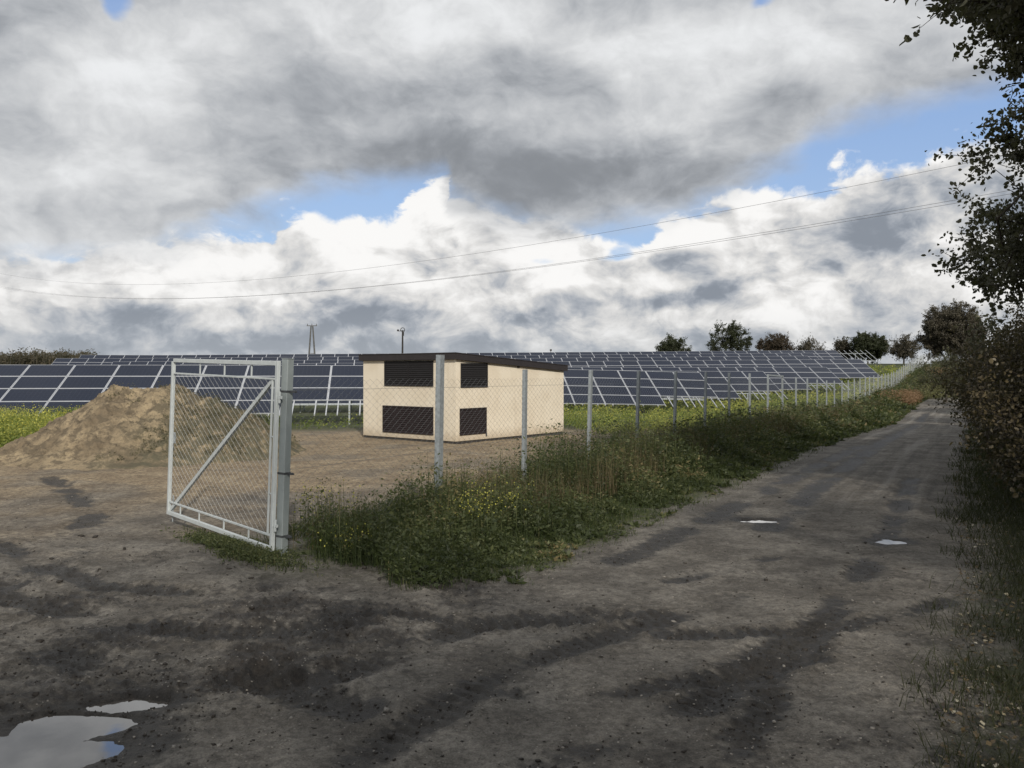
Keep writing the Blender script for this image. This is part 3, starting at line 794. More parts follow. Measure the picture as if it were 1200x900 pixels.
def blades(P, h, w, lean, seg=2):
    """grass blades: tapering bent strips"""
    n = len(P); a = rng.uniform(0, 2 * np.pi, n); d = np.stack([np.cos(a), np.sin(a), 0 * a], 1)
    b = rng.uniform(0, 2 * np.pi, n); s = np.stack([np.cos(b), np.sin(b), 0 * b], 1)
    rows = []
    for k in range(seg + 1):
        u = k / seg; c = P + d * (lean * h * u * u)[:, None] + np.array([0, 0, 1.]) * (h * u * (1 - .25 * lean * u))[:, None]
        ww = (w * (1 - .92 * u) / 2)[:, None]; rows += [c - s * ww, c + s * ww]
    V = np.stack(rows, 1).reshape(-1, 3); k0 = 2 * (seg + 1); b0 = np.arange(n)[:, None] * k0
    F = np.concatenate([np.concatenate([b0 + 2 * k, b0 + 2 * k + 1, b0 + 2 * k + 3, b0 + 2 * k + 2], 1) for k in range(seg)]); return V, F, np.tile(np.arange(n), seg)
def unit(n, up=0.0):
    d = rng.normal(size=(n, 3)); d[:, 2] = np.abs(d[:, 2]) * (1 if up else 0) + up if up else d[:, 2]
    return d / np.linalg.norm(d, axis=1, keepdims=True)
class Veg:
    def __init__(s): s.V = []; s.F = []; s.A = []; s.M = []; s.n = 0
    def add(s, V, F, A, m=0):
        s.V.append(V); s.F.append(F + s.n); s.A.append(A); s.M.append(np.full(len(F), m)); s.n += len(V)
    def build(s, name, mats, parent=None):
        return link(name, npmesh(name, np.concatenate(s.V), np.concatenate(s.F), mats, np.concatenate(s.M), False, np.concatenate(s.A)), parent)
def weeds(vg, P, h, nl, L, spread=.35, m=0, shade=None, stem_m=None, bush=.5, stemw=.006):
    """upright leafy plants"""
    n = len(P); a = rng.uniform(0, 2 * np.pi, n); ln = rng.uniform(0, .25, n)
    sd = np.stack([np.cos(a) * ln, np.sin(a) * ln, np.ones(n)], 1)
    idx = np.repeat(np.arange(n), nl); N = len(idx)
    t_ = rng.uniform(.08, 1, N) ** .8; ang = rng.uniform(0, 2 * np.pi, N)
    rad = spread * h[idx] * rng.uniform(.0, 1, N) * (1 - bush * t_)
    out = np.stack([np.cos(ang), np.sin(ang), 0 * ang], 1)
    Q = P[idx] + sd[idx] * (h[idx] * t_)[:, None] + out * rad[:, None]
    d = out + rng.normal(size=(N, 3)) * .45 + np.array([0, 0, .35]); d /= np.linalg.norm(d, axis=1, keepdims=True)
    sz = L[idx] * rng.uniform(.5, 1.3, N) * (1.25 - .6 * t_)
    V, F = leaves(Q, d, sz, sz * rng.uniform(.3, .55, N))
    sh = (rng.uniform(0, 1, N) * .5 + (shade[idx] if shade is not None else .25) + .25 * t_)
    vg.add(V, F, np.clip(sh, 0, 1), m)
    V, F, ix = blades(P, h, np.full(n, stemw) * (1 + h), ln * .5); vg.add(V, F, rng.uniform(0, 1, len(F)), m if stem_m is None else stem_m)
    return Q, sd
G = lambda p: np.stack([p[:, 0], p[:, 1], ground(p[:, 0], p[:, 1])], 1)

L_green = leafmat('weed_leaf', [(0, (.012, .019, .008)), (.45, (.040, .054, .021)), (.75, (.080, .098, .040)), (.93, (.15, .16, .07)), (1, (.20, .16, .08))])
L_grass = leafmat('grass_blade', [(0, (.020, .032, .011)), (.6, (.052, .075, .024)), (1, (.16, .155, .07))])
L_dry = leafmat('dry_stem', [(0, (.045, .035, .02)), (.6, (.11, .085, .048)), (1, (.20, .16, .09))])
L_yel = leafmat('yellow_flower', [(0, (.30, .30, .05)), (1, (.62, .58, .12))], .3)
L_mus = leafmat('mustard_leaf', [(0, (.040, .070, .015)), (.5, (.14, .19, .035)), (1, (.34, .36, .09))])
L_rust = leafmat('rusty_dock', [(0, (.09, .045, .025)), (.6, (.19, .11, .06)), (1, (.30, .20, .12))])
M_bark = simple('bark', (.075, .062, .048), .9, 0, .2, 12, .5, 30)

def scatter(n, f, box, pw=1.0):
    """points in world box x0,x1,y0,y1 thinned with distance, kept where f>rand"""
    x0, x1, y0, y1 = box; u = rng.uniform(0, 1, n)
    y = y0 * (y1 / y0) ** u if pw == 1 else rng.uniform(y0, y1, n)
    x = rng.uniform(x0, x1, n); return x, y
def strip(n, xa, xb, y0, y1):
    """points between two curves xa(y), xb(y), log spaced in y"""
    y = y0 * (y1 / y0) ** rng.uniform(0, 1, n); x = xa(y) + (xb(y) - xa(y)) * rng.uniform(0, 1, n); return x, y
# --- verge along the fence
def verge_h(x, y):
    e = edge_l(y) - x; f = x - fence_x(y)
    hh = sm(-.15, 1.9, e) * (1 - .45 * sm(.2, -1.1, f)) * (1 - .35 * sm(0, -1.5, f))
    return hh * 1.18 * (.72 + 1.05 * fbm(x, y, .55, 3, 301) + .45 * fbm(x, y, 2.2, 2, 302)) * (.60 + .40 * sm(9, 13.5, y))
front = lambda x, y: (y > 7.55 + .5 * fbm(x, y, 1.3, 3, 305) + 0.95 * np.clip(-x - 1.0, 0, 1.2)) & ((x > -2.2 + .25 * fbm(x, y, 2, 2, 306)) | (y > 9.6))
vx, vy = strip(26000, lambda y: fence_x(y) - .9, lambda y: edge_l(y) + .25, 7.3, 95)
k = (fbm(vx, vy, .9, 3, 391) > -.22) & front(vx, vy) & (rng.uniform(0, 1, len(vx)) < .25 + .8 * sm(-.2, .7, edge_l(vy) - vx + .5 * fbm(vx, vy, 1.5, 2, 303)))
k &= ~((vx < fence_x(vy) - .3) & (fbm(vx, vy, .6, 2, 309) < .0))
vx, vy = vx[k], vy[k]; P = G(np.stack([vx, vy], 1)); hh = np.clip(verge_h(vx, vy), .04, 1.1) * rng.uniform(.5, 1.15, len(vx)) * .92
sc_ = np.clip(vy / 14, .75, 3.2)
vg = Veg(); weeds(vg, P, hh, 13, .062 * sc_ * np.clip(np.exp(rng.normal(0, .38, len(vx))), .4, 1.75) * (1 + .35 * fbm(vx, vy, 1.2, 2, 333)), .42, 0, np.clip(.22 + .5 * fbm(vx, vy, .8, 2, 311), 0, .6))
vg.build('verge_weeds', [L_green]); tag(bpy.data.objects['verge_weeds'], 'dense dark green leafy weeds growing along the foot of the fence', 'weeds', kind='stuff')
gx, gy = strip(70000, lambda y: fence_x(y) - 1.2, lambda y: edge_l(y) + .4, 7.2, 90)
k = front(gx, gy + .12) & (rng.uniform(0, 1, len(gx)) < .15 + sm(-.35, .4, edge_l(gy) - gx + .7 * fbm(gx, gy, 1.5, 3, 303)))
gx, gy = gx[k], gy[k]; P = G(np.stack([gx, gy], 1)); hh = (.07 + .45 * verge_h(gx, gy)) * rng.uniform(.5, 1.4, len(gx))
V, F, ix = blades(P, hh, .006 * np.clip(gy / 9, 1, 6), rng.uniform(.1, .9, len(gx)))
vg = Veg(); sh = np.clip(rng.uniform(0, .8, len(gx)) + .3 * fbm(gx, gy, .9, 2, 315), 0, 1); vg.add(V, F, sh[ix])
vg.build('verge_grass', [L_grass]); tag(bpy.data.objects['verge_grass'], 'green grass fringing the lane below the fence', 'grass', kind='stuff')
# dry stalks
dx, dy = strip(6500, lambda y: fence_x(y) - .2, lambda y: fence_x(y) + 1.7, 8.9, 60)
k = (fbm(dx, dy, .5, 2, 321) > -.02); dx, dy = dx[k], dy[k]
P = G(np.stack([dx, dy], 1)); hh = rng.uniform(.40, .95, len(dx)) * (.66 + .38 * sm(9, 14, dy))
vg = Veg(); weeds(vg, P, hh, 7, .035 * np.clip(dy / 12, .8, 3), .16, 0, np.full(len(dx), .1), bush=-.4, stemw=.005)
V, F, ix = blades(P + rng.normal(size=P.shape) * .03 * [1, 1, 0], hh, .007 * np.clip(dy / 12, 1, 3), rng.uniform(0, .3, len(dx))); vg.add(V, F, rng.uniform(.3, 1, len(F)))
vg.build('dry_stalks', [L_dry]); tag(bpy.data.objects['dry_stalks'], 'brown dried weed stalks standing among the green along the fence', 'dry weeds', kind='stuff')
# rusty dry patch near the bend, pale patch on the knoll
vg = Veg()
for (ia, ib, Da, Db, n_, h_) in ((1028, 1080, 52, 60, 1600, .9), (1086, 1112, 84, 96, 900, .8)):
    D = rng.uniform(Da, Db, n_); X = (rng.uniform(ia, ib, n_) - 600) / 960 * D
    k = X < edge_l(D) + (0 if Da < 60 else 99) ; X, D = X[k], D[k]
    P = G(np.stack([X, D], 1)); weeds(vg, P, rng.uniform(.5, 1.1, len(X)) * h_, 8, np.full(len(X), .16), .3, 0, np.full(len(X), .3), bush=-.2)
vg.build('rusty_weeds', [L_rust]); tag(bpy.data.objects['rusty_weeds'], 'rust brown dead weeds beside the fence where the lane bends', 'dry weeds', kind='stuff')
# knoll and bank cover
n_ = 16000; D = rng.uniform(50, 125, n_); X = (rng.uniform(985, 1190, n_) - 600) / 960 * D
k = (X > fence_x(D) + .2) & ~((X > edge_l(D) - .6) & (X < edge_r(D) + .1) & (D < 57)) & ~((np.abs(D - (58 + .35 * (X - 28))) < 3.0) & (X > 26) & (D < 72))
X, D = X[k], D[k]; P = G(np.stack([X, D], 1)); vg = Veg()
weeds(vg, P, rng.uniform(.25, .85, len(X)), 8, np.full(len(X), .19), .5, 0, np.clip(.35 + .5 * fbm(X, D, .12, 3, 331), 0, .8))
vg.build('knoll_scrub', [leafmat('knoll_leaf', [(0, (.028, .036, .014)), (.5, (.065, .075, .028)), (1, (.15, .14, .065))])]); tag(bpy.data.objects['knoll_scrub'], 'grey green scrub covering the knoll at the end of the lane', 'scrub', kind='stuff')
# mustard field
vgm = Veg(); vgy = Veg()
def mustard(X, Y, h, nl, sz, yel):
    P = G(np.stack([X, Y], 1)); sh = np.clip(.28 + .9 * fbm(X, Y, .25, 3, 341), 0, .75)
    weeds(vgm, P, h, nl, sz, .5, 0, sh)
    m = int(len(X) * yel); ix = rng.integers(0, len(X), m); k2 = sh[ix] > .18; ix = ix[k2]; m = len(ix)
    Q = P[ix] + np.stack([rng.normal(0, .12, m), rng.normal(0, .12, m), h[ix] * rng.uniform(.75, 1.15, m)], 1)
    V, F = leaves(Q, unit(m, .4), sz[ix] * .45, sz[ix] * .4); vgy.add(V, F, rng.uniform(0, 1, m))
n_ = 4200; Y = rng.uniform(20.5, 30, n_); X = rng.uniform(-21, -11, n_) 
k = (X < -10.9 - .33 * (Y - 20.5) + .5 * fbm(X, Y, .7, 2, 343) - .9 + .35*(Y-20.5)*1.0 - .0) & (X > -.72 * Y)
mustard(X[k], Y[k], rng.uniform(.4, .85, k.sum()), 16, np.full(k.sum(), .09), 2.2)
n_ = 42000; Y = 20 * (110 / 20.) ** rng.uniform(0, 1, n_); X = Y * rng.uniform(-.72, .62, n_); y0_ = Y - .158 * X
k = (X < fence_x(Y) - .7) & (y0_ > np.where(X > .27 * Y, 19.5, np.where(X > 2.2, 24.5, 29.5)) + 2.5 * fbm(X, Y, .3, 2, 345)) & ~((X < -4) & (y0_ > 31.5))
k &= ~((y0_ < 32) & (X > -4.5) & (X < 2.0) & (Y < 28.5)) 
X, Y = X[k], Y[k]; kk = rng.uniform(0, 1, len(X)) < .45 + .9 * fbm(X, Y, .2, 3, 351) + .25; X, Y = X[kk], Y[kk]
mustard(X, Y, rng.uniform(.2, .55, len(X)), 9, .075 * np.clip(Y / 22, 1, 3.6), .9)
vgm.build('mustard_plants', [L_mus]); tag(bpy.data.objects['mustard_plants'], 'yellow green mustard cover growing in the solar field', 'crop', kind='stuff')
vgy.build('mustard_flowers', [L_yel]); tag(bpy.data.objects['mustard_flowers'], 'yellow flowers dotted over the mustard cover in the field', 'flowers', kind='stuff')
# sparse dry weeds on bare soil between building and field, and on the heap
vg = Veg()
n_ = 5200; Y = rng.uniform(13, 34, n_); X = Y * rng.uniform(-.15, .36, n_)
k = (X < fence_x(Y) - .4) & (fbm(X, Y, .45, 3, 361) > .02) & (Y - .158 * X > 17 + 10 * (X < 1.5)) ; X, Y = X[k], Y[k]
P = G(np.stack([X, Y], 1)); weeds(vg, P, rng.uniform(.06, .28, len(X)), 6, np.full(len(X), .06), .5, 0, np.full(len(X), .0))
hx_, hy_, hz_, hh_ = HEAP
k = (hh_ > .15) & (rng.uniform(0, 1, len(hx_)) < .22) & ((hx_ + .9 * fbm(hx_, hy_, .8, 3, 221) > -8.3) | ((hh_ > 1.15) & (fbm(hx_, hy_, 1.2, 2, 5) > .15))) & (fbm(hx_, hy_, 1.1, 2, 363) > -.15)
P = np.stack([hx_[k], hy_[k], hz_[k]], 1); weeds(vg, P, rng.uniform(.04, .18, len(P)), 5, np.full(len(P), .05), .6, 0, np.full(len(P), .1))
vg.build('sparse_dry_weeds', [leafmat('sparse_weed', [(0, (.05, .05, .028)), (.5, (.10, .095, .055)), (1, (.19, .17, .10))])]); tag(bpy.data.objects['sparse_dry_weeds'], 'sparse dry weeds on the bare soil and on the sand heap', 'dry weeds', kind='stuff')
# grass under the gate
n_ = 2600; X = rng.normal(-2.95, .36, n_); Y = 8.95 - (X + 3) * .9 + rng.normal(0, .16, n_)
k = fbm(X, Y, 1.6, 2, 365) > -.2; X, Y = X[k], Y[k]; P = G(np.stack([X, Y], 1)); vg = Veg()
weeds(vg, P, rng.uniform(.03, .12, len(X)), 5, np.full(len(X), .035), .9)
V, F, ix = blades(P, rng.uniform(.04, .16, len(X)), np.full(len(X), .006), rng.uniform(.2, 1, len(X))); vg.add(V, F, rng.uniform(0, 1, len(F)))
vg.build('low_grass', [L_green]); tag(bpy.data.objects['low_grass'], 'low green tufts on the mud under the open gate', 'grass', kind='stuff')
# yellow flowering plants, one thing each
for (ix_, iy_, r_, h_, n_, lab) in ((560, 640, .38, .62, 60, 'yellow flowering weed in the verge left of the second fence post'),
                                    (375, 628, .40, .55, 55, 'yellow flowering weed just right of the gate post'),
                                    (410, 662, .22, .30, 34, 'low yellow flowering weed at the muddy edge of the verge'),
                                    (600, 622, .30, .60, 40, 'yellow flowering weed under the second fence post')):
    X0, Y0 = px(ix_, iy_, 0); ro = empty('flowering_weed', (X0, Y0, float(ground(X0, Y0)[0])))
    tag(ro, lab, 'flowering plant', 'yellow flowering weeds in the verge')
    p = np.stack([rng.normal(0, r_ * .5, n_), rng.normal(0, r_ * .4, n_), np.zeros(n_)], 1); vg = Veg(); h = rng.uniform(.6, 1.1, n_) * h_
    weeds(vg, p, h, 10, np.full(n_, .05), .3, 0, np.full(n_, .3)); vg.build('foliage', [L_green], ro)
    m = n_ * 3; i2 = rng.integers(0, n_, m); Q = p[i2] + np.stack([rng.normal(0, .07, m), rng.normal(0, .07, m), h[i2] * rng.uniform(.75, 1.1, m)], 1)
    V, F = leaves(Q, unit(m, .5), rng.uniform(.012, .026, m), rng.uniform(.012, .024, m)); vf = Veg(); vf.add(V, F, rng.uniform(0, 1, m)); vf.build('flowers', [L_yel], ro)['kind'] = 'stuff'

# right hand verge: dark grass, fallen leaves
gx, gy = strip(60000, lambda y: edge_r(y) - .6, lambda y: edge_r(y) + 2.6, 3.0, 40)
k = rng.uniform(0, 1, len(gx)) < sm(-.6, .4, gx - edge_r(gy) + .8 * fbm(gx, gy, 1.1, 3, 371)); gx, gy = gx[k], gy[k]
P = G(np.stack([gx, gy], 1)); V, F, ix = blades(P, rng.uniform(.04, .22, len(gx)), .006 * np.clip(gy / 6, 1, 5), rng.uniform(.3, 1.2, len(gx)))
vg = Veg(); sh = np.clip(rng.uniform(0, .7, len(gx)) + .3 * fbm(gx, gy, .9, 2, 315), 0, 1) * .6; vg.add(V, F, sh[ix])
vg.build('shaded_grass', [leafmat('shaded_blade', [(0, (.014, .018, .009)), (.4, (.035, .040, .018)), (.6, (.075, .068, .035)), (1, (.12, .10, .06))])]); tag(bpy.data.objects['shaded_grass'], 'short shaded grass along the right edge of the lane', 'grass', kind='stuff')
L_fall = leafmat('fallen_leaf', [(0, (.05, .035, .018)), (.7, (.13, .095, .05)), (.9, (.30, .26, .17)), (1, (.45, .42, .33))], .1)
n_ = 6000; Y = 3.4 * (30 / 3.4) ** rng.uniform(0, 1, n_); X = edge_r(Y) + np.abs(rng.normal(.2, 1.3, n_)) - .35
P = G(np.stack([X, Y], 1)); P[:, 2] += .02; d = rng.normal(size=(n_, 3)); d[:, 2] *= .18; d /= np.linalg.norm(d, axis=1, keepdims=True)
S = np.cross(d, np.array([0, 0, 1.]) + .3 * rng.normal(size=(n_, 3))); S /= np.linalg.norm(S, axis=1, keepdims=True); sz = rng.uniform(.018, .048, n_)[:, None]
V = np.stack([P - d * sz / 2, P + S * sz * .32, P + d * sz / 2, P - S * sz * .32 + np.array([0, 0, .006])], 1).reshape(-1, 3)
vg = Veg(); vg.add(V, np.arange(4 * n_).reshape(-1, 4), rng.uniform(0, 1, n_) ** 1.3); vg.build('fallen_leaves', [L_fall]); tag(bpy.data.objects['fallen_leaves'], 'fallen autumn leaves scattered along the right edge of the lane', 'leaves', kind='stuff')
# clods and stones
def lumps(name, X, Y, r, mat, sink, flat=.6):
    n = len(X); Z = ground(X, Y)
    ico = np.array([[-1, -1, -1], [1, -1, -1], [1, 1, -1], [-1, 1, -1], [-1, -1, 1], [1, -1, 1], [1, 1, 1], [-1, 1, 1]], float) / 1.5
    f = np.array([[0, 3, 2, 1], [4, 5, 6, 7], [0, 1, 5, 4], [1, 2, 6, 5], [2, 3, 7, 6], [3, 0, 4, 7]])
    a = rng.uniform(0, 6.28, n); V = np.repeat(ico[None], n, 0) * (1 + rng.normal(0, .25, (n, 8, 1))) + rng.normal(0, .14, (n, 8, 3))
    V[:, 4:, :2] *= .72
    c, s = np.cos(a)[:, None], np.sin(a)[:, None]; x, y = V[..., 0] * c - V[..., 1] * s, V[..., 0] * s + V[..., 1] * c
    st = rng.uniform(.7, 1.5, n)[:, None]
    V = np.stack([x * r[:, None] * st + X[:, None], y * r[:, None] + Y[:, None], V[..., 2] * r[:, None] * flat + (Z + r * sink)[:, None]], -1)
    F = (f[None] + np.arange(n)[:, None, None] * 8).reshape(-1, 4)
    o = link(name, npmesh(name, V.reshape(-1, 3), F, mat, None, True)); return o
M_clod = simple('mud_clod', (.035, .029, .023), .8, 0, .2, 20, .6, 80)
M_stone = simple('pale_stone', (.28, .26, .23), .8, 0, .2, 30, .3, 80)
n_ = 14000; Y = 3.6 * (13 / 3.6) ** rng.uniform(0, 1, n_); X = Y * rng.uniform(-.66, .62, n_)
dd, tk, sd_, wt_, rd_ = detail(X, Y); k = (rng.uniform(0, 1, n_) < (.12 + 1.1 * tk + .9 * wt_ * (1 - .7 * rd_)) * .55) & (X < edge_r(Y)) 
for X_, Y_, rx, ry, z0, lab in pud: k &= ((X - X_) / rx) ** 2 + ((Y - Y_) / ry) ** 2 > .8
o = lumps('mud_clods', X[k], Y[k], rng.uniform(.006, .02, k.sum()) * (.55 + .9 * (rng.uniform(0, 1, k.sum()) > .96)), M_clod, .2); tag(o, 'dark mud clods thrown up between the wheel ruts', 'clods', kind='stuff')
n_ = 5200; Y = 3.6 * (28 / 3.6) ** rng.uniform(0, 1, n_); X = Y * rng.uniform(-.6, .62, n_)
k = ((X > edge_l(Y) - 1.2) | (rng.uniform(0, 1, n_) < .2)) & (X < edge_r(Y) + .3) & (fbm(X, Y, .8, 2, 381) > -.25)
o = lumps('pale_stones', X[k], Y[k], rng.uniform(.003, .008, k.sum()) * (1 + 1.6 * (rng.uniform(0, 1, k.sum()) > .97)), M_stone, .15); tag(o, 'small pale stones scattered over the lane', 'stones', kind='stuff')

# ------------------------------------------------------------------ trees
def curve_pts(a, b, n, wob, rnd, sag=0):
    P = []
    L = (b - a).length
    for i in range(n + 1):
        u = i / n; p = a.lerp(b, u)
        if 0 < i < n or i == n: p = p + Vector([rnd.gauss(0, wob * L * (u if i < n else .3)) for _ in range(3)]) * (1 if i else 0)
        p.z += sag * L * u * (1 - u); P.append(p)
    return P
def tree(name, x, y, h, crown, lab, cat='tree', group=None, seed=1, trunk_r=.12, nlimb=9, nbr=7, ntw=5, nleaf=14, leaf=.05, mats=None, clump=.22, up=.3, twigs=True, lean=(0, 0), shell=.55, inside=None, parts=('trunk', 'branches', 'crown'), vary=.25):
    """crown: (cx,cy,cz,rx,ry,rz) relative to the foot. Trunk, limbs, twigs and clumps of leaves"""
    rnd = random.Random(seed); rg = np.random.default_rng(seed)
    root = empty(name, (x, y, bz(x, y) - .03)); tag(root, lab, cat, group)
    c = Vector(crown[:3]); r = crown[3:]
    trunk = MB(); br = MB()
    top = Vector((c.x * .6 + lean[0], c.y * .6 + lean[1], c.z + r[2] * .35))
    tp_ = [Vector((0, 0, -.3)), Vector((top.x * .1 + rnd.gauss(0, .05), top.y * .1, top.z * .3)), Vector((top.x * .5, top.y * .5, top.z * .66)), top]
    trunk.tube(tp_, [trunk_r * 1.25, trunk_r, trunk_r * .7, trunk_r * .3], 8)
    tips = []
    for i in range(nlimb):
        a_ = 2 * math.pi * (i * .382 + rnd.random() * .1); e = math.asin(max(-.85, min(1, -.55 + 1.5 * ((i + .5) / nlimb) + rnd.gauss(0, .12))))
        k = rnd.uniform(.62, 1.0)
        tgt = c + Vector((r[0] * k * math.cos(a_) * math.cos(e), r[1] * k * math.sin(a_) * math.cos(e), r[2] * k * math.sin(e)))
        u = .25 + .6 * (i / nlimb); st = tp_[1].lerp(tp_[3], u)
        P = curve_pts(st, tgt, 5, .05, rnd, .12); rr = min(trunk_r * .42, .045)
        br.tube(P, [rr * (1 - .8 * j / 5) for j in range(6)], 5, cap=False)
        for _ in range(4): tips.append((P[-1] + Vector([rnd.gauss(0, clump * .5) for _ in range(3)]), P[-2]))
        for j in range(nbr):
            s0 = P[rnd.randint(1, 5)]; q = s0 + Vector([rnd.gauss(0, 1) * r[m_] * .34 for m_ in range(3)]) + (s0 - c) * .22
            v = Vector(((q.x - c.x) / r[0], (q.y - c.y) / r[1], (q.z - c.z) / r[2])); ln_ = v.length
            if ln_ > 1.04: q = c + Vector(((q.x - c.x), (q.y - c.y), (q.z - c.z))) * (rnd.uniform(.88, 1.08) / ln_)
            Q = curve_pts(s0, q, 3, .06, rnd, .05); br.tube(Q, [rr * .45, rr * .33, rr * .22, rr * .1], 4, cap=False)
            for k2 in range(ntw):
                s1 = Q[rnd.randint(1, 3)]; w = s1 + Vector([rnd.gauss(0, 1) * clump * 1.5 for _ in range(3)]) + Vector((0, 0, up * clump))
                if twigs: br.tube([s1, s1.lerp(w, .5) + Vector([rnd.gauss(0, .03) for _ in range(3)]), w], [rr * .12 + .003, rr * .09 + .002, .003], 3, cap=False)
                tips.append((w, s1))
    trunk.build(parts[0], M_bark, root, True); br.build(parts[1], M_bark, root, True)
    W = np.array([list(t_[0]) for t_ in tips]); S = np.array([list(t_[1]) for t_ in tips])
    dens = rg.uniform(0, 1, len(W)) ; cnt = np.maximum(1, (nleaf * (.35 + 1.3 * dens))).astype(int)
    ix = np.repeat(np.arange(len(W)), cnt); N = len(ix)
    t_ = rg.uniform(.1, 1.15, N)[:, None]
    Q = S[ix] * (1 - t_) + W[ix] * t_ + rg.normal(0, clump * .38, (N, 3))
    d = rg.normal(size=(N, 3)) + np.array([0, 0, -.25]); d /= np.linalg.norm(d, axis=1, keepdims=True)
    sz = leaf * rg.uniform(.6, 1.3, N); hx = leaf < .1; V, F = leaves(Q, d, sz, sz * rg.uniform(.5, .85, N), 0, hx)
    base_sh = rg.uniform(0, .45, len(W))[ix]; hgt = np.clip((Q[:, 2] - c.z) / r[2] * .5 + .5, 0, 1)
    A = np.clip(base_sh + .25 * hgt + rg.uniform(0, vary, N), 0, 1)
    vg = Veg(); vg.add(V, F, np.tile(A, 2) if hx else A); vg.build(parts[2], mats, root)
    return root
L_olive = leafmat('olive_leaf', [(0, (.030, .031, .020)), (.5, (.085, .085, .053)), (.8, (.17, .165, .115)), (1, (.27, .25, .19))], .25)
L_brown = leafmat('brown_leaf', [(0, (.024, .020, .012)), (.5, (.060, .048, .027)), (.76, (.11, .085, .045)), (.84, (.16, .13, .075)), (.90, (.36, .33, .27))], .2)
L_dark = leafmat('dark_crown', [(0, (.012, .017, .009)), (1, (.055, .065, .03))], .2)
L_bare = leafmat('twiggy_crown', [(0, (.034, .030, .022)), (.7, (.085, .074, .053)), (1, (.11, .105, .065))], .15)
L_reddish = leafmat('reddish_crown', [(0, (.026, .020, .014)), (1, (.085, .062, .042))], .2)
# overhanging pair at the right of the lane
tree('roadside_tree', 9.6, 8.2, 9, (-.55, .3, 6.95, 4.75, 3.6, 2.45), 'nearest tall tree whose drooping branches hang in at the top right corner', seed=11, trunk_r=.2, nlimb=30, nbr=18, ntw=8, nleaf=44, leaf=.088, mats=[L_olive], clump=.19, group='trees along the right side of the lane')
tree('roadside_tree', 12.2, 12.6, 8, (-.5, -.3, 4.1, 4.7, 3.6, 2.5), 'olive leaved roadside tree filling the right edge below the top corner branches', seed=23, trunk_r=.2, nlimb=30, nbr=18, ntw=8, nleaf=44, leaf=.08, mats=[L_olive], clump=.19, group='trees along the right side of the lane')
# hedge bushes
HB = [(7.9, 9.7, 1.7, 1.5, 's'), (8.9, 12.2, 2.2, 1.8, 's'), (10.6, 15.0, 2.9, 2.0, 's'), (12.5, 18.2, 3.2, 2.2, 's'), (14.6, 22.0, 3.3, 2.3, 's'), (17.0, 26.0, 3.3, 2.4, 's'),
      (19.9, 31.0, 3.4, 2.6, 's'), (23.3, 37.0, 3.3, 2.7, 's'), (27.2, 43.5, 3.2, 2.8, 's'), (31.0, 50.0, 3.0, 2.8, 's')]
hl = ['low dark brown bush nearest the camera at the right edge of the lane', 'second brown bush back along the right edge of the lane', 'third brown bush back, taller, on the right of the lane', 'fourth brown bush back along the right of the lane']
for i, (x, y, h, r, _) in enumerate(HB):
    x = max(x, float(edge_r(y)) + r * .93)
    tree('hedge_bush', x, y, h, (0, 0, h * .48, r, r * 1.1, h * .52), hl[i] if i < 4 else 'brown bush in the far run of the right hand hedge where the lane narrows', 'bush', 'bushes along the right side of the lane', seed=40 + i, trunk_r=.05, nlimb=16, nbr=11, ntw=6, nleaf=int(26 if y < 20 else 22), leaf=.06 if y < 20 else .10, mats=[L_brown if i % 3 else L_brown], clump=.22, parts=('stem', 'branches', 'foliage'))
X0, Y0 = 11.6, 19.4
tree('sapling', 11.75, 20.2, 3.0, (0, 0, 2.2, .6, .6, 1.25), 'slender leafy sapling rising above the hedge beside the lane', seed=71, trunk_r=.03, nlimb=9, nbr=5, ntw=4, nleaf=8, leaf=.085, mats=[L_olive], clump=.14)
# skyline trees: (img x0, x1, top y, depth, material, label, density)
SK = [(768, 812, 394, 170, L_dark, 'small round dark tree at the left end of the skyline trees', 12, 8),
      (829, 882, 377, 175, L_dark, 'tall airy tree second from left on the skyline above the panels', 12, 9),
      (884, 934, 391, 172, L_reddish, 'broad reddish brown tree third from left on the skyline', 13, 8),
      (926, 966, 396, 168, L_bare, 'low bare grey tree right of the reddish one on the skyline', 9, 4),
      (975, 1003, 397, 165, L_bare, 'small bare bush left of the dark green skyline tree', 10, 6),
      (994, 1040, 391, 160, L_dark, 'dense dark green tree behind the bare rails of the skyline row', 15, 22),
      (1040, 1078, 395, 150, L_bare, 'thin grey bare tree between the dark green tree and the big bush', 9, 5),
      (1080, 1155, 366, 112, L_bare, 'big round twiggy dark bush at the end of the fence', 18, 14)]
for i, (ia, ib, ty, D, mt, lab, nl_, lf) in enumerate(SK):
    X = ((ia + ib) / 2 - 600) / 960 * D; g0 = bz(X, D); zt = H + (438 - ty) / 960 * D; h = (zt - g0) * (1.14 if i == 7 else 1.0); w = (.95 if i == 7 else .9) * (ib - ia) / 960 * D / 2
    zb_ = max(.3, h - 2.1 * w) if i != 7 else .0
    tree('skyline_tree' if i < 7 else 'twiggy_bush', X, D, h, (0, 0, (h + zb_) / 2, w, w * .9, (h - zb_) / 2), lab, 'tree' if i < 7 else 'bush', 'trees on the skyline' if i < 7 else None, seed=90 + i * 3, trunk_r=.14, nlimb=nl_ if i != 7 else 34, nbr=10, ntw=8, nleaf=int(lf * (2.2 if i != 7 else 3.2)), leaf=.24 if i != 7 else .17, mats=[mt], clump=.30 if i != 7 else .26)
# hazel-like bush in front of the twiggy bush at the hedge end
tree('lane_end_bush', 30.5, 57.5, 4, (0, 0, 1.9, 1.9, 1.9, 1.6), 'grey green bush at the far end of the hedge below the twiggy bush', 'bush', seed=131, trunk_r=.06, nlimb=10, nbr=7, ntw=5, nleaf=11, leaf=.12, mats=[leafmat('grey_green', [(0, (.03, .032, .018)), (1, (.12, .12, .075))])], clump=.25)
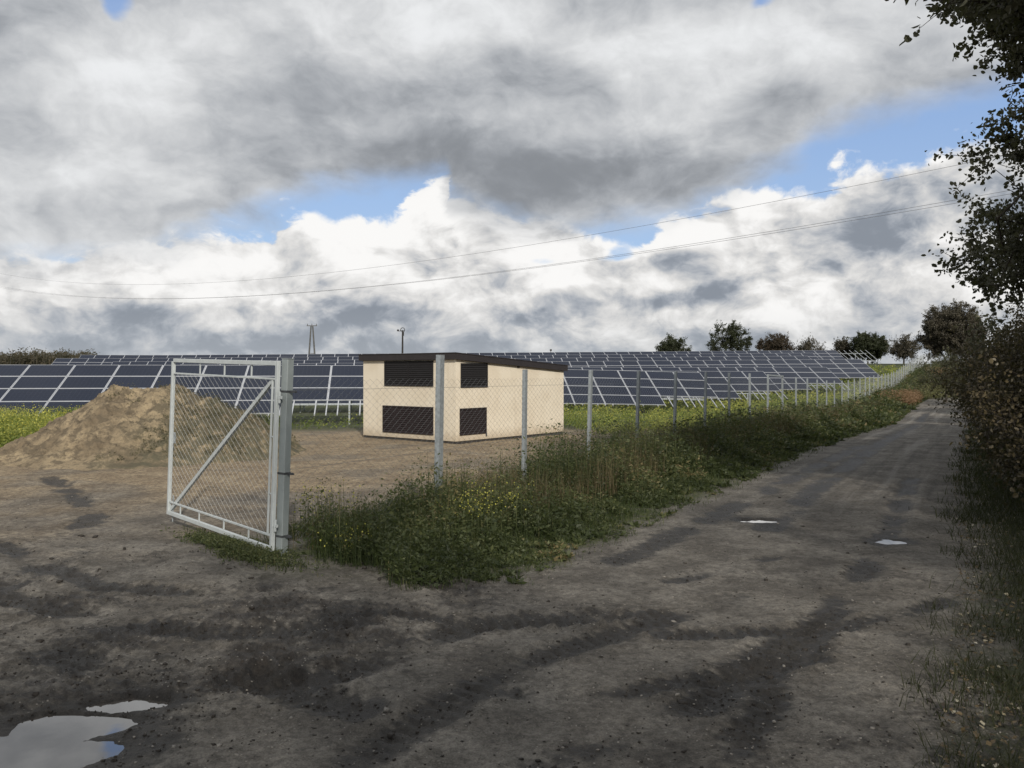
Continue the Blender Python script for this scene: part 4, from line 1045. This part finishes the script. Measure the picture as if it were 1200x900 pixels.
# unseen trees added behind the camera and on the right to shade the foreground
for i, (x, y, h) in enumerate(((15.5, 5.0, 9.5), (9.0, -6.0, 11), (3.0, -10.5, 11.5), (-3.0, -12.5, 10.5), (16.5, 16.5, 8.0), (20.5, 22.5, 8.0), (12.5, -1.5, 9.5))):
    tree('added_shade_tree', x, y, h, (0, 0, h * .58, 3.8, 3.6, h * .42), 'dense tree added out of frame to cast shade on the lane and mud', 'tree', 'added shade trees', seed=150 + i, trunk_r=.2, nlimb=13, nbr=8, ntw=5, nleaf=16, leaf=.16, mats=[L_olive], clump=.38, twigs=False)
# far wood at the left horizon
vg = Veg(); n_ = 2600; az_ = rng.uniform(-36, -27.0, n_); D = rng.uniform(255, 300, n_); X = D * np.tan(np.radians(az_))
P = np.stack([X, D, base(X, D)], 1); hh = rng.uniform(5.5, 8.8, n_) * (1 + .12 * fbm(X, D, .05, 2, 401)) 
weeds(vg, P, hh, 16, np.full(n_, 1.15), .16, 0, np.full(n_, .15), stemw=.05)
vg.build('far_wood', [leafmat('far_wood_leaf', [(0, (.045, .045, .035)), (.6, (.085, .075, .055)), (1, (.15, .12, .08))])]); tag(bpy.data.objects['far_wood'], 'low brown far off wood on the left horizon', 'wood', kind='stuff')

# ------------------------------------------------------------------ sky
w = bpy.data.worlds.new('World'); scene.world = w; w.use_nodes = True
t = NT(w.node_tree)
SUN_AZ, SUN_EL = R(166), R(29)
sky = t.n('ShaderNodeTexSky', sky_type='NISHITA', sun_disc=False, sun_elevation=SUN_EL, sun_rotation=SUN_AZ)
sky.air_density = 1.0; sky.dust_density = .6; sky.ozone_density = 1.5
tc = t.n('ShaderNodeTexCoord'); gen = tc.outputs['Generated']
s = t.n('ShaderNodeSeparateXYZ', {0: gen}); dxn, dyn, dzn = s.outputs
azn = t.m('ARCTAN2', dxn, dyn); eln = t.m('ARCSINE', dzn)
# flattened cloud-deck coordinates: smaller and flatter towards the horizon
den = t.add(t.m('MAXIMUM', dzn, 0.0), .34)
cv = t.n('ShaderNodeCombineXYZ', {0: t.m('DIVIDE', dxn, den), 1: t.m('DIVIDE', dyn, den), 2: t.mul(dzn, 2.2)})
def AE(x, y):
    v = Vector(((x - 600) / 960., 1, (438 - y) / 960.)).normalized(); return math.atan2(v.x, v.y), math.asin(v.z)
big = t.noise(cv, 1.6, 5, .5); med = t.noise(cv, 4.2, 6, .52)
gz = t.n('ShaderNodeMapping', {0: gen}); gz.inputs['Scale'].default_value = (1, 1, 1.55); gz = gz.outputs[0]
wn = t.n('ShaderNodeTexNoise', {'Vector': gz, 'Scale': 7.0, 'Detail': 4.0})
w2 = t.n('ShaderNodeVectorMath', {0: wn.outputs['Color']}, operation='SCALE'); w2.inputs[3].default_value = .10
w3 = t.n('ShaderNodeVectorMath', {0: gz, 1: w2.outputs[0]}, operation='ADD').outputs[0]
def billow(sc_, det):
    v = t.n('ShaderNodeTexVoronoi', {'Vector': w3}, feature='SMOOTH_F1'); v.inputs['Scale'].default_value = sc_; v.inputs['Detail'].default_value = det
    v.inputs['Roughness'].default_value = .55; v.inputs['Lacunarity'].default_value = 2.1; v.inputs['Smoothness'].default_value = .6; v.normalize = True
    return t.m('SUBTRACT', 1.0, t.mul(v.outputs['Distance'], 1.25))
puff = t.add(t.mul(billow(8.5, 3), .8), t.mul(t.noise(gz, 9, 6, .55), .4)); puff = t.m('SUBTRACT', puff, .30)
puff2 = t.noise(w3, 17, 7, .62)
rn = lambda v: t.noise(v, 8.5, 8, .56)
up_ = t.n('ShaderNodeVectorMath', {0: w3}, operation='ADD'); up_.inputs[1].default_value = (.012, 0, .030)
r0 = rn(w3); relief = t.m('SUBTRACT', r0, rn(up_.outputs[0]))
bg_ = lambda v: t.noise(v, 3.2, 5, .5)
up2 = t.n('ShaderNodeVectorMath', {0: w3}, operation='ADD'); up2.inputs[1].default_value = (.03, 0, .075)
relief2 = t.m('SUBTRACT', bg_(w3), bg_(up2.outputs[0]))
wa = t.add(azn, t.mul(t.m('SUBTRACT', puff, .5), .10)); we = t.add(eln, t.mul(t.m('SUBTRACT', med, .5), .07))
def blob(x, y, rx, ry, rot=0, A=wa, E=we):
    a0, e0 = AE(x, y); rx /= 1000.; ry /= 1000.
    da = t.m('SUBTRACT', A, a0); de = t.m('SUBTRACT', E, e0)
    if rot:
        c_, s_ = math.cos(R(rot)), math.sin(R(rot))
        u = t.add(t.mul(da, c_ / rx), t.mul(de, s_ / rx)); v = t.add(t.mul(da, -s_ / ry), t.mul(de, c_ / ry))
    else: u = t.mul(da, 1 / rx); v = t.mul(de, 1 / ry)
    return t.m('EXPONENT', t.mul(t.add(t.mul(u, u), t.mul(v, v)), -1.0))
def ssum(items):
    acc = None
    for k_, b_ in items:
        v = t.mul(b_, k_); acc = v if acc is None else t.add(acc, v)
    return acc
# elevation curves as ramps over azimuth (-36..36 deg)
A0, A1 = R(-36), R(36)
azw = t.add(azn, t.add(t.mul(t.m('SUBTRACT', puff, .5), .07), t.mul(t.m('SUBTRACT', puff2, .5), .05)))
fac = t.m('DIVIDE', t.m('SUBTRACT', azw, A0), A1 - A0)
def curve(pts):
    st = []
    for x, y in pts:
        a_, e_ = AE(x, y); st.append((max(0, min(1, (a_ - A0) / (A1 - A0))), e_ / .6))
    return t.mul(t.ramp(fac, st), .6)
top = curve([(0, 292), (60, 296), (200, 268), (255, 266), (300, 256), (330, 232), (352, 224), (375, 240), (405, 242), (455, 232), (478, 205), (505, 190), (521, 188), (527, 235), (620, 240), (690, 262), (740, 275), (780, 245), (850, 215), (900, 208), (950, 206), (1000, 182), (1060, 170), (1120, 158), (1200, 135)])
bot = curve([(0, 318), (120, 312), (200, 292), (240, 278), (262, 262), (300, 250), (335, 231), (400, 212), (455, 206), (508, 204), (530, 252), (560, 266), (640, 268), (720, 262), (780, 262), (810, 244), (850, 224), (890, 206), (925, 184), (960, 160), (1010, 138), (1080, 118), (1150, 104), (1200, 86)])
# lower cumulus bank
crisp = t.add(t.mul(t.m('SUBTRACT', puff, .5), .10), t.mul(t.m('SUBTRACT', puff2, .5), .06))
dB = t.m('SUBTRACT', t.add(top, crisp), eln)
mB = t.sstep(-.004, .010, dB)
soft = t.add(t.mul(t.m('SUBTRACT', med, .5), .07), t.mul(t.m('SUBTRACT', puff, .5), .05))
dC = t.m('SUBTRACT', eln, t.add(bot, soft))
mC = t.sstep(-.02, .035, dC)
holes = ssum([(.9, blob(122, 2, 26, 20)), (.9, blob(872, 2, 24, 12)), (.85, blob(716, 284, 26, 10, 25)), (.35, blob(20, 20, 30, 30)), (.55, blob(630, 302, 30, 10, 10))])
# cloud brightness of the lower bank
rim = t.sstep(.10, .0, dB)
bb = t.add(.53, t.mul(t.m('SUBTRACT', med, .5), .35))
bb = t.add(bb, t.mul(t.m('SUBTRACT', puff, .5), .95))
bb = t.add(bb, t.mul(t.m('SUBTRACT', puff2, .5), .45))
bb = t.add(bb, t.mul(rim, .22)); bb = t.add(bb, t.add(t.mul(relief, 1.8), t.mul(relief2, .75)))
bb = t.add(bb, ssum([(.60, blob(430, 250, 110, 42)), (.35, blob(500, 222, 38, 42)), (.18, blob(330, 300, 160, 35)), (.38, blob(930, 215, 90, 22, 18)), (.30, blob(1080, 175, 80, 16, 12)),
                     (-.30, blob(1050, 245, 95, 40, 15)), (.30, blob(620, 290, 140, 30, 10)), (.22, blob(540, 352, 60, 16)), (.30, blob(850, 330, 220, 18)), (.32, blob(1110, 345, 60, 22)),
                     (.25, blob(830, 372, 170, 14)), (-.20, blob(430, 362, 130, 14)), (-.18, blob(90, 362, 130, 20)), (-.26, blob(60, 306, 45, 18)), (.10, blob(200, 330, 260, 40)), (.30, blob(22, 292, 22, 7)),
                     (-.16, blob(720, 348, 170, 10)), (-.14, blob(820, 300, 90, 14)), (-.12, blob(140, 400, 200, 14)), (.14, blob(300, 385, 45, 12)), (.22, blob(395, 395, 24, 10)), (.12, blob(640, 385, 120, 20)), (-.26, blob(420, 283, 26, 12)), (-.15, blob(350, 272, 45, 10))]))
bb = t.m('SMOOTH_MAX', t.m('SMOOTH_MIN', t.add(bb, .08), .95, .12), .30, .12)
# upper deck
cc = t.add(.49, t.mul(t.m('SUBTRACT', big, .5), .35)); cc = t.add(cc, t.mul(t.m('SUBTRACT', med, .5), .28)); cc = t.add(cc, t.mul(t.m('SUBTRACT', puff, .5), .42)); cc = t.add(cc, t.mul(t.m('SUBTRACT', puff2, .5), .22)); cc = t.add(cc, t.add(t.mul(relief, .5), t.mul(relief2, .42)))
cc = t.add(cc, ssum([(-.24, blob(610, 205, 150, 42, -4)), (-.16, blob(560, 110, 110, 45)), (-.12, blob(730, 205, 110, 35)), (-.18, blob(270, 245, 120, 22)), (.24, blob(520, 35, 110, 40)), (.20, blob(150, 80, 110, 55)), (.22, blob(820, 60, 130, 50)),
                     (.22, blob(810, 140, 75, 26)), (.16, blob(110, 190, 70, 55)), (-.13, blob(880, 130, 90, 35)), (-.10, blob(380, 100, 170, 45)), (.16, blob(1000, 30, 110, 50)), (-.10, blob(330, 180, 140, 30)), (.12, blob(240, 40, 60, 40))]))
cc = t.m('SMOOTH_MAX', t.m('SMOOTH_MIN', t.add(cc, .10), .86, .12), .27, .16)
def tint(v, lo=(.86, .95, 1.10), hi=(1.02, 1.0, .955)):
    c_ = t.mix(t.sstep(.2, .75, v), lo, hi)
    return t.mix(1.0, c_, t.n('ShaderNodeCombineColor', {0: v, 1: v, 2: v}).outputs[0], 'MULTIPLY')
SK_S = .12
scale = lambda c_: t.mix(1.0, c_, (1 / SK_S,) * 3, 'MULTIPLY')
blue = t.mix(.75, sky.outputs[0], scale(t.mix(t.sstep(0, .5, eln), (.42, .57, .82), (.23, .39, .75))))
cur = t.mix(mB, blue, scale(tint(bb, (.84, .95, 1.12), (1.01, 1.0, .985))))
hz = t.sstep(.09, .0, eln)
cur = t.mix(t.mul(hz, .45), cur, scale((.50, .535, .57)))
cur = t.mix(mC, cur, scale(tint(cc, (.91, .97, 1.06), (.985, 1.0, 1.015))))
hm_ = t.sstep(.30, .75, t.add(holes, t.mul(t.m('SUBTRACT', puff, .5), .9)))
cur = t.mix(t.mul(hm_, .85), cur, blue)
bg = t.n('ShaderNodeBackground', {0: cur, 1: SK_S}); out = t.n('ShaderNodeOutputWorld'); t.t.links.new(bg.outputs[0], out.inputs[0])
w.cycles.sampling_method = 'MANUAL'; w.cycles.sample_map_resolution = 512

sun = bpy.data.lights.new('sun', 'SUN'); sun.energy = 3.3; sun.angle = R(1.5); sun.color = (1, .93, .83)
so_ = bpy.data.objects.new('sun', sun); col.objects.link(so_)
sd = Vector((math.sin(SUN_AZ) * math.cos(SUN_EL), math.cos(SUN_AZ) * math.cos(SUN_EL), math.sin(SUN_EL)))
so_.rotation_euler = sd.to_track_quat('Z', 'Y').to_euler(); so_.location = (5, -20, 30)

cam = bpy.data.cameras.new('camera'); co_ = bpy.data.objects.new('camera', cam); col.objects.link(co_)
cam.sensor_width = 36; cam.lens = 36 * FX / 1200; cam.shift_y = -12 / 1200; cam.clip_end = 6000; cam.clip_start = .05
co_.location = (0, 0, H); co_.rotation_euler = (R(90), 0, 0); scene.camera = co_
scene.view_settings.view_transform = 'Standard'; scene.view_settings.look = 'None'; scene.view_settings.exposure = 0

scene.cycles.max_bounces = 5; scene.cycles.diffuse_bounces = 2; scene.cycles.glossy_bounces = 2; scene.cycles.transmission_bounces = 2; scene.cycles.transparent_max_bounces = 4
